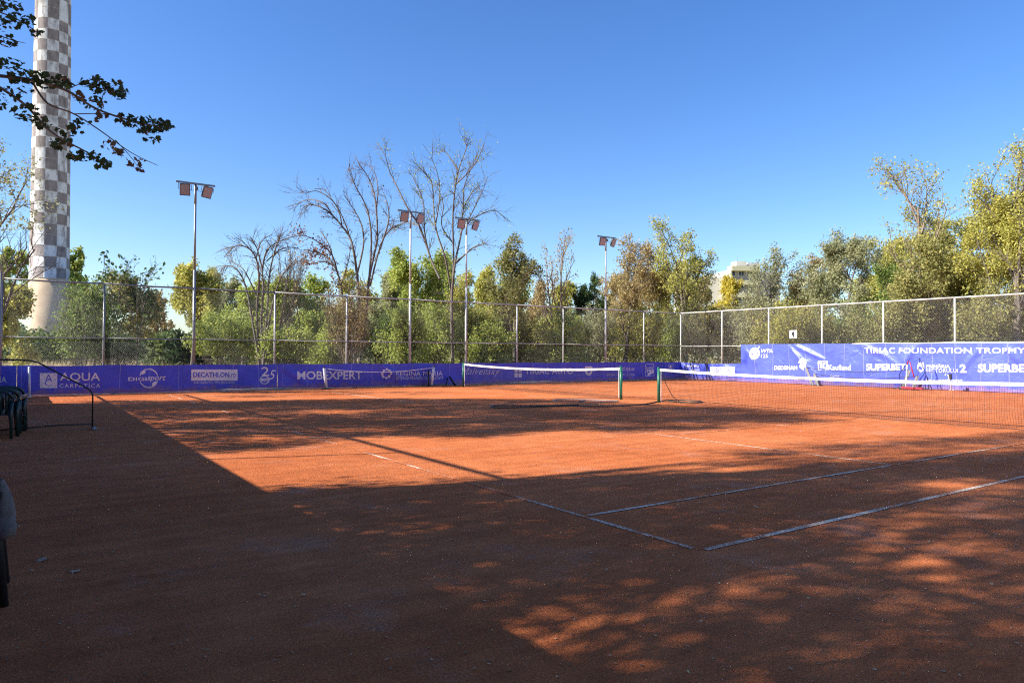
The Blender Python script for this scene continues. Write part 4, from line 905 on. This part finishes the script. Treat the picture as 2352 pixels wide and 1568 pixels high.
limb_tree('tallest bare tree with a fine net of twigs behind two masts', 1040, [
    [(1040, 830), (1038, 750), (1038, 681), (1045, 606), (1060, 531), (1064, 481), (1085, 441), (1105, 425)], [(1040, 640), (1042, 594), (1040, 506), (1045, 436), (1053, 391), (1070, 344), (1078, 314)],
    [(1038, 681), (1023, 594), (1000, 519), (993, 426), (978, 401), (945, 366)], [(1010, 640), (988, 589), (975, 531), (973, 469), (958, 426), (938, 391)], [(988, 589), (963, 519), (938, 481), (913, 431), (895, 394), (885, 359), (865, 326)],
    [(1053, 391), (1025, 351), (1015, 345)], [(1045, 426), (1088, 381), (1113, 329)], [(1060, 531), (1075, 506), (1105, 446), (1120, 406)], [(1070, 515), (1105, 492), (1138, 484), (1163, 506)], [(1064, 481), (1066, 430), (1085, 380), (1100, 345)],
    [(1000, 519), (1010, 450), (1005, 400), (990, 360)], [(1042, 560), (1015, 520), (1018, 470), (1005, 430)], [(963, 519), (935, 510), (905, 520), (885, 505)], [(1045, 606), (1085, 570), (1110, 560)]], 1.10, 8, 'lime', 1500, .085, 1.0, .10, group=BG)
limb_tree('grey bare tree with many arching stems left of the middle', 600, [
    [(604, 832), (600, 740), (605, 668), (603, 619), (613, 576), (638, 556), (670, 544), (693, 539)], [(596, 832), (590, 720), (595, 640), (588, 594), (570, 570), (540, 565), (515, 590)], [(600, 832), (612, 740), (618, 640), (630, 580), (640, 550), (645, 535)],
    [(605, 832), (620, 730), (640, 650), (668, 606), (683, 594)], [(595, 832), (580, 740), (565, 660), (545, 620), (520, 610), (505, 625)], [(606, 832), (640, 760), (652, 690), (660, 640), (655, 590)], [(603, 619), (590, 570), (575, 545)], [(612, 600), (650, 570), (685, 570)], [(588, 594), (600, 555), (625, 538)], [(590, 680), (560, 620), (530, 600)]], 1.08, 12, 'tan', 160, .08, .8, .06, ntw=18, group=BG)
# --- centre right
T(1180, 542, 150, 1.10, 'tall', 'olive', 'brownish olive tree with open crown right of the masts', 5200, .10, 32, group=BG)
T(1140, 660, 130, 1.2, 'bush', 'ygreen', 'yellow green shrub mass below the open crowned tree', 7500, .09, 33, 'shrub', BG, cat='shrub')
T(1285, 530, 90, 1.12, 'thin', 'tan', 'slender nearly bare tree with pale stem in the centre', 700, .09, 34, group=BG, bark='bark_pale')
T(1250, 650, 120, 1.3, 'dense', 'tan', 'tan tree behind the slender pale stem', 7500, .11, 35, group=BG)
T(1350, 632, 90, 1.6, 'dense', 'dark', 'dark evergreen tree left of the last mast', 9500, .12, 36, group=BG)
T(1435, 545, 110, 1.10, 'tall', 'tan', 'tan leaved tree right behind the last mast', 5200, .095, 37, group=BG)
T(1570, 503, 185, 1.12, 'tall', 'ygreen', 'tall airy yellow green tree before the fence corner', 6200, .10, 38, group=BG)
T(1500, 620, 190, 1.22, 'dense', 'tan', 'broad tan tree behind the airy yellow green tree', 11500, .10, 39, group=BG)
T(1668, 640, 112, 1.45, 'dense', 'yellow', 'bright yellow tree below the apartment block', 9000, .13, 40, group=RG)
# --- behind the sunlit fence
T(1782, 572, 125, 1.25, 'tall', 'grey', 'grey twiggy tree right of the apartment block', 3800, .10, 41, group=RG)
T(1735, 664, 110, 1.12, 'bush', 'grey', 'grey brown thicket below the grey twiggy tree', 4500, .085, 42, 'shrub', RG, cat='shrub')
T(1950, 530, 225, 1.25, 'dense', 'grey', 'broad dull grey olive tree behind the number plate', 13500, .10, 43, group=RG)
T(1870, 590, 110, 1.3, 'dense', 'tan', 'rusty tan tree left of the broad olive tree', 5500, .10, 44, group=RG)
T(2125, 368, 185, 1.18, 'tall', 'ygreen', 'tall slim tree with thinning yellow leaves on the right', 2800, .09, 45, group=RG, bark='bark_pale')
T(2130, 560, 190, 1.14, 'dense', 'olive', 'leafy yellow green tree at the foot of the tall slim tree', 9500, .09, 48, group=RG)
T(2330, 275, 250, 1.12, 'tall', 'ygreen', 'tallest tree at the right edge with a thin twiggy top', 5200, .085, 49, group=RG)
T(2290, 455, 220, 1.14, 'dense', 'ygreen', 'dense yellow olive tree at the right edge', 15000, .085, 50, group=RG)
T(2225, 500, 150, 1.25, 'dense', 'ygreen', 'olive tree between the tall slim tree and the right edge', 8000, .09, 51, group=RG)
T(2050, 600, 150, 1.22, 'dense', 'green', 'green tree between the broad olive tree and the tall slim tree', 9000, .09, 52, group=RG)
T(2200, 590, 130, 1.2, 'dense', 'olive', 'lower olive tree left of the dense tree at the right edge', 8000, .085, 53, group=RG)
T(2350, 400, 170, 1.2, 'dense', 'ygreen', 'yellow green crown cut by the right edge of the picture', 9000, .09, 54, group=RG)
T(1860, 640, 130, 1.35, 'dense', 'olive', 'low olive tree between the twiggy tree and the broad olive tree', 7000, .10, 55, group=RG)
T(1210, 640, 120, 1.4, 'dense', 'lime', 'pale green tree behind the open crowned tree', 7000, .12, 56, group=BG)
for i, (x, y, w_, pl) in enumerate([(560, 660, 120, 'lime'), (655, 640, 110, 'lime'), (815, 625, 110, 'ygreen'), (925, 600, 120, 'lime'), (1010, 590, 120, 'lime'), (1105, 620, 120, 'ygreen'), (1300, 650, 110, 'ygreen'), (1410, 625, 110, 'tan'), (1545, 600, 120, 'ygreen'), (1610, 640, 110, 'tan'), (1830, 645, 120, 'olive'), (2000, 575, 130, 'ygreen'), (2090, 545, 120, 'ygreen'), (2170, 500, 130, 'olive')]):
    T(x, y, w_, 1.62 + .1 * (i % 3), 'dense', pl, 'tree of the second row of the belt, %s from the left' % ['first', 'second', 'third', 'fourth', 'fifth', 'sixth', 'seventh', 'eighth', 'ninth', 'tenth', 'eleventh', 'twelfth', 'thirteenth', 'fourteenth'][i], 6500, .15, 100 + i, group='second row of the tree belt')
# --- undergrowth along both fences
us = [(652, 745, 'lime'), (760, 745, 'lime'), (870, 715, 'green'), (935, 700, 'lime'), (1000, 690, 'lime'), (1075, 700, 'lime'), (1120, 735, 'lime'), (1195, 715, 'ygreen'),
      (1255, 725, 'ygreen'), (1310, 710, 'lime'), (1365, 705, 'grey'), (1420, 715, 'ygreen'), (1480, 700, 'ygreen'), (1535, 715, 'lime')]
words = ['first', 'second', 'third', 'fourth', 'fifth', 'sixth', 'seventh', 'eighth', 'ninth', 'tenth', 'eleventh', 'twelfth', 'thirteenth', 'fourteenth', 'fifteenth']
for i, (x, y, pl) in enumerate(us):
    T(x, y, 115 if x > 700 else 140, 1.08 + .07 * (i % 3), 'bush', pl, 'leafy thicket against the long fence, %s from the left' % words[i], 5000, .085, 60 + i, 'shrub', 'thickets along the long fence', cat='shrub', hmin=1.25 if i in (0, 2, 5) else 0.0)
ur = [(1600, 690, 'olive'), (1665, 700, 'grey'), (1730, 700, 'tan'), (1800, 690, 'ygreen'), (1880, 690, 'olive'), (1960, 690, 'green'), (2040, 680, 'olive'), (2110, 660, 'tan'), (2180, 660, 'ygreen'), (2255, 650, 'olive'), (2335, 640, 'olive')]
for i, (x, y, pl) in enumerate(ur):
    T(x, y, 135, 1.08 + .06 * (i % 3), 'bush', pl, 'dry leafy thicket against the sunlit fence, %s from the corner' % words[i], 6000, .075, 80 + i, 'shrub', 'thickets along the sunlit fence', cat='shrub')
# --- distant wood that closes the view
rs = np.random.RandomState(77); C = []; tint = []
for x in np.arange(-60, 2440, 22):
    D = fdepth(x) * (rs.uniform(1.9, 2.6) if x > 350 else rs.uniform(3.6, 4.2)); b = CAM + ray(x, 811) * D
    h = (CAM[2] + (ray(x, 752 if x < 480 else (725 if x < 700 else (700 if x < 1700 else 690)))* D)[2]) * rs.uniform(.8, 1.08); n = 420
    th = rs.uniform(0, 6.28, n); rr = rs.uniform(0, 1, n) ** .5 * 40 * D / FPX
    C.append(np.stack([b[0] + rr * np.cos(th), b[1] + rr * np.sin(th), h * rs.uniform(0.0, 1, n) ** .8 * np.sqrt(np.clip(1.05 - (rr / (40 * D / FPX)) ** 2 * .5, .1, 1))], 1)); tint.append(np.clip(rs.uniform(.1, .9) + rs.normal(size=n) * .15, 0, 1))
C0 = np.concatenate(C); T0_ = np.concatenate(tint); isl = np.repeat(np.arange(-60, 2440, 22) < 480, 420)
far = leaves('distant_wood', C0[~isl], .42, rs, PAL['green'], None, tint=T0_[~isl]); tag(far, 'distant green wood closing the view behind the nearer trees', 'wood', None, 'stuff')
hdg = leaves('distant_hedge', C0[isl], .55, rs, PAL['dark'], None, tint=T0_[isl]); tag(hdg, 'dark distant hedge beyond the dry field on the left', 'hedge', None, 'stuff')
# --- dry grass field
n = 42000; C = np.zeros((n, 3)); xs = rs.uniform(-40, 2400, n); fr = 1.03 + rs.uniform(0, 1, n) ** 2 * 1.9
for i in range(n): 
    D = fdepth(xs[i]) * fr[i]; C[i] = CAM + ray(xs[i], 811) * D
hh = rs.uniform(.35, .95, n); ang_ = rs.uniform(0, 6.28, n); w = .012 + .006 * fr; ln_ = rs.normal(size=(n, 2)) * .16
Vg = np.zeros((n, 3, 3)); dxy = np.stack([np.cos(ang_), np.sin(ang_)], 1) * w[:, None]
Vg[:, 0, :2] = C[:, :2] - dxy; Vg[:, 1, :2] = C[:, :2] + dxy; Vg[:, 2, :2] = C[:, :2] + ln_ * hh[:, None]; Vg[:, :2, 2] = -.06; Vg[:, 2, 2] = hh
me = bpy.data.meshes.new('dry_grass'); me.vertices.add(n * 3); me.vertices.foreach_set('co', Vg.astype(np.float32).ravel()); me.loops.add(n * 3); me.loops.foreach_set('vertex_index', np.arange(n * 3, dtype=np.int32))
me.polygons.add(n); me.polygons.foreach_set('loop_start', np.arange(0, n * 3, 3, dtype=np.int32)); me.polygons.foreach_set('loop_total', np.full(n, 3, np.int32)); me.update(calc_edges=True)
at = me.attributes.new('tint', 'FLOAT', 'FACE'); at.data.foreach_set('value', rs.uniform(0, 1, n).astype(np.float32))
tag(link_mesh('dry_grass', me, PAL['straw']), 'straw coloured dry grass beyond the long fence', 'grass', None, 'stuff')

# --- tall maples behind the near fence: they shade the court from outside the frame
def inpoly(p, poly):
    x, y = p; ins = False; j = len(poly) - 1
    for i in range(len(poly)):
        if (poly[i][1] > y) != (poly[j][1] > y) and x < (poly[j][0] - poly[i][0]) * (y - poly[i][1]) / (poly[j][1] - poly[i][1]) + poly[i][0]: ins = not ins
        j = i
    return ins
def proj(Pq):
    d = np.asarray(Pq, float) - CAM; z = d @ FW
    return (1e9, 1e9) if z < .3 else (1176 + FPX * (d @ RT) / z, 784 - FPX * (d @ UP) / z)
K1, K2 = SUND[0] / SUND[2], SUND[1] / SUND[2]
BAND = [(215, 920), (450, 921), (560, 922), (700, 918), (900, 916), (1100, 916), (1300, 920), (1420, 925), (1530, 929), (1700, 938), (1830, 951), (1900, 966), (1780, 973), (1650, 982), (1520, 986), (1400, 988), (1280, 984), (1150, 1000), (1060, 1002), (960, 1000), (880, 996), (780, 1007), (700, 1018), (600, 1030), (500, 1040), (400, 1000), (300, 955)]
FRONT = [(640, 1140), (720, 1118), (850, 1114), (950, 1117), (1050, 1110), (1180, 1107), (1300, 1100), (1450, 1091), (1520, 1086), (1640, 1095), (1750, 1089), (1900, 1075), (2060, 1063), (2200, 1050), (2500, 1030), (2700, 1100), (2700, 1700), (500, 1700), (640, 1300)]
DAPP = [(1650, 1040), (1870, 1018), (2100, 1003), (2500, 985), (2500, 1040), (2100, 1052), (1900, 1070), (1700, 1080)]
STRIP = [(380, 908), (700, 905), (1000, 897), (1000, 904), (700, 911), (380, 913)]
HOLES = [(1290, 1440, 190, 38), (1240, 1525, 150, 48), (1480, 1390, 120, 18), (830, 1222, 60, 12), (690, 1160, 60, 8), (1330, 1215, 50, 10), (1950, 1255, 90, 14), (2280, 1262, 110, 18), (2200, 1430, 170, 36), (1640, 1420, 90, 16), (2000, 1200, 60, 8), (2200, 1112, 120, 9), (2100, 1180, 80, 8), (1180, 1155, 50, 6), (1700, 1160, 40, 6), (450, 1510, 120, 18), (2300, 1340, 60, 12), (1900, 1330, 60, 12)]
HB = [(560, 962, 90, 3.5), (470, 985, 70, 3.5), (600, 1004, 120, 4), (820, 985, 80, 3.5), (760, 945, 90, 3), (1000, 958, 70, 2.5), (480, 945, 60, 3), (1130, 975, 70, 3), (420, 968, 40, 3), (650, 975, 60, 3)]
rs = np.random.RandomState(5); trunks = [(-9.6, -1.6), (-9.2, 6.2), (-10.2, 14.5), (-10.0, 22.0)]
cl = [[] for _ in trunks]
def fill(poly, target, holes, margin=0):
    xs_, ys_ = [p[0] for p in poly], [p[1] for p in poly]; g = np.array([gnd(*p)[:2] for p in poly]); lo, hi = g.min(0), g.max(0); made = tries = 0
    while made < target and tries < target * 60:
        tries += 1; q = np.array([rs.uniform(lo[0], hi[0]), rs.uniform(lo[1], hi[1]), 0.0])
        X, Y = proj(q)
        if not inpoly((X, Y), poly): continue
        if any(((X - a) / c) ** 2 + ((Y - b) / d) ** 2 < 1 for a, b, c, d in holes): continue
        uc = np.clip(rs.normal(-9.6, 2.2), -15, -5.5); z = (q[0] - uc) / -K1
        if z < 3.2: z = rs.uniform(3.2, 6.0)
        c = q + SUND / SUND[2] * z
        if c[0] > UB - .35 and z < 4.2: continue
        X, Y = proj(c)
        if -90 < X < 2450 and -90 < Y < 1700: continue
        i = int(np.argmin([abs(c[1] - t[1]) for t in trunks])); cl[i].append(c); made += 1
fill(BAND, 1650, [(a, b, c * 1.2, d * 1.2) for a, b, c, d in HB]); fill(FRONT, 800, [(a, b, c * 1.3, d * 1.6) for a, b, c, d in HOLES]); fill(DAPP, 60, []); fill(STRIP, 26, [])
for (tu, tv) in ((-9.8, -9.0), (-7.5, -16.5), (0.5, -17.0), (9.0, -16.5), (18.0, -17.5)):  # unseen maples added behind the camera to keep sky light off the clay
    trunks.append((tu, tv)); cl.append([np.array([tu + q[0] * 4.2, tv + q[1] * 3.8, 8.5 + q[2] * 5.0]) for q in (lambda a: a / np.maximum(1, np.linalg.norm(a, axis=1))[:, None])(rs.normal(size=(330, 3)) * .75)])
mlab = ['tall maple behind the near fence, nearest the camera', 'tall maple whose branch hangs into the top left of the picture', 'tall maple behind the near fence beside the chairs', 'tall maple behind the near fence by the corner', 'unseen maple added behind the camera beside the fence to block sky light', 'unseen maple added at the corner behind the camera to block sky light', 'first unseen side maple added behind the camera to block sky light', 'second unseen side maple added behind the camera to block sky light', 'third unseen side maple added behind the camera to block sky light']
mroots = []
for i, (tu, tv) in enumerate(trunks):
    root = tag(empty('maple_tree', (tu, tv, -.06)), mlab[i], 'tree', 'maples behind the near fence'); mroots.append(root)
    cc = np.array(cl[i]); top = cc[:, 2].max() + .5
    mb = MB(); mb.tube([(tu, tv, -.06), (tu + .1, tv + .1, top * .35), (tu - .1, tv, top * .7), (tu, tv + .1, top)], [.26, .21, .12, .03], 9)
    for c in cc[rs.choice(len(cc), min(46, len(cc)), False)]:
        z0_ = max(2.6, c[2] * rs.uniform(.45, .75)); s_ = np.array([tu, tv, z0_]); mid = (s_ + c) / 2 + np.array([0, 0, -.15]) + rs.normal(size=3) * .2
        mb.tube([s_, mid, c], [.065, .04, .012], 5, False)
    mb.build('trunk', M['bark'], root, True)
    nper = 42; Cx = np.repeat(cc, nper, 0) + rs.normal(size=(len(cc) * nper, 3)) * .24
    leaves('crown', Cx, .15, rs, PAL['shade'], root, flat=.3)
# the branch that hangs into the picture
DB = 6.9
def bp(x, y, d=DB): return CAM + ray(x, y) * d
limbs = [([(-160, 120), (-60, 165), (60, 182), (150, 207), (225, 252), (330, 285), (388, 289)], .035), ([(-60, 165), (50, 235), (120, 305), (200, 350), (255, 385)], .025), ([(78, 195), (110, 238), (170, 262), (230, 300), (300, 350), (362, 380)], .017),
         ([(232, 255), (238, 215), (262, 195)], .010), ([(170, 262), (250, 262), (290, 275)], .009), ([(265, 322), (300, 360), (322, 392)], .008), ([(-160, 20), (-40, 20), (40, 45), (95, 82)], .018), ([(-60, 60), (20, 90), (60, 100)], .012), ([(120, 305), (95, 290), (45, 265)], .010), ([(150, 207), (190, 190), (205, 185)], .008)]
mb = MB()
for pts, r in limbs:
    q = spl([bp(x, y, DB + .12 * math.sin(x * .03)) for x, y in pts], 5); mb.tube(q, np.linspace(r * .62, r * .16, len(q)), 6, False)
a = bp(-160, 120); b_ = bp(-160, 20)
mb.tube([a, (a + np.array([-7.2, 6.2, 4.2])) / 2 + np.array([-1.0, 0, .2]), (-9.2, 6.2, 5.2)], [.022, .05, .09], 7, False)
mb.tube([b_, (b_ + np.array([-9.2, 6.2, 6.0])) / 2 + np.array([0, 0, .3]), (-9.2, 6.2, 6.4)], [.012, .04, .07], 7, False)
mb.build('branch', M['bark'], mroots[1], True)
CLU = [(15, 25, 35, 26, 60), (45, 48, 38, 18, 46), (85, 76, 14, 8, 16), (10, 95, 30, 14, 30), (-20, 60, 30, 30, 40), (15, 150, 40, 16, 60), (65, 178, 48, 15, 90), (112, 186, 42, 16, 70), (148, 192, 22, 12, 30), (35, 210, 40, 12, 28), (62, 258, 30, 18, 45), (92, 282, 26, 16, 36), (20, 240, 30, 18, 20),
       (208, 188, 28, 12, 36), (245, 200, 40, 15, 60), (276, 216, 22, 12, 30), (212, 232, 30, 18, 30), (180, 222, 18, 10, 16), (335, 288, 50, 17, 110), (378, 290, 20, 13, 36), (290, 272, 26, 10, 24), (352, 318, 22, 10, 20), (142, 330, 28, 13, 42), (192, 358, 36, 11, 52), (236, 377, 20, 10, 34), (160, 300, 30, 14, 22), (225, 268, 20, 9, 16),
       (248, 332, 14, 12, 11), (275, 352, 12, 8, 8), (312, 372, 24, 9, 15), (325, 391, 10, 7, 9), (262, 345, 14, 12, 8), (190, 280, 18, 8, 9)]
Cb = []; tb = []
for x, y, rx, ry, n in CLU:
    rust = (x, y) in ((248, 332), (312, 372), (325, 391), (262, 345), (275, 352), (225, 268), (180, 222))
    for k in range(int(n * .95)):
        a_, r_ = rs.uniform(0, 6.28), math.sqrt(rs.uniform(0, 1)) * 1.05
        Cb.append(bp(x + rx * r_ * math.cos(a_), y + ry * r_ * math.sin(a_), DB + rs.normal() * .18)); tb.append(rs.uniform(.75, 1) if rust or rs.uniform() < .06 else rs.uniform(0, .55))
leaves('leaves', np.array(Cb), .054, rs, PAL['shade'], mroots[1], MAPLE, np.array(tb), 1.2, .3, 1.0)

# --- litter on the clay
n = 600; pts = []
while len(pts) < n:
    y = 1000 + 560 * rs.uniform() ** .8; q = gnd(rs.uniform(0, 2352), y)
    pts.append((q[0], q[1], .008))
lt = leaves('leaf_litter', np.array(pts), .02, rs, PAL['litter'], None, flat=6.0, szvar=.6); tag(lt, 'small dry leaf bits scattered over the clay', 'litter', None, 'stuff')
for i, (x, y, s_, lab) in enumerate([(98, 1283, .10, 'curled pale dry leaf on the shaded clay, left of two'), (172, 1309, .08, 'pale dry leaf on the shaded clay, right of two'), (698, 1363, .035, 'small pale dry leaf alone on the dark clay in front'), (1735, 1161, .05, 'pale curled leaf between the two sidelines'), (1705, 1160, .03, 'tiny pale leaf left of the curled leaf between the sidelines')]):
    q = gnd(x, y, .012); o = leaves('fallen_leaf', np.array([q]), s_, np.random.RandomState(40 + i), PAL['litter'], None, MAPLE, np.array([.8]), 3.0, .05); tag(o, lab, 'leaf')
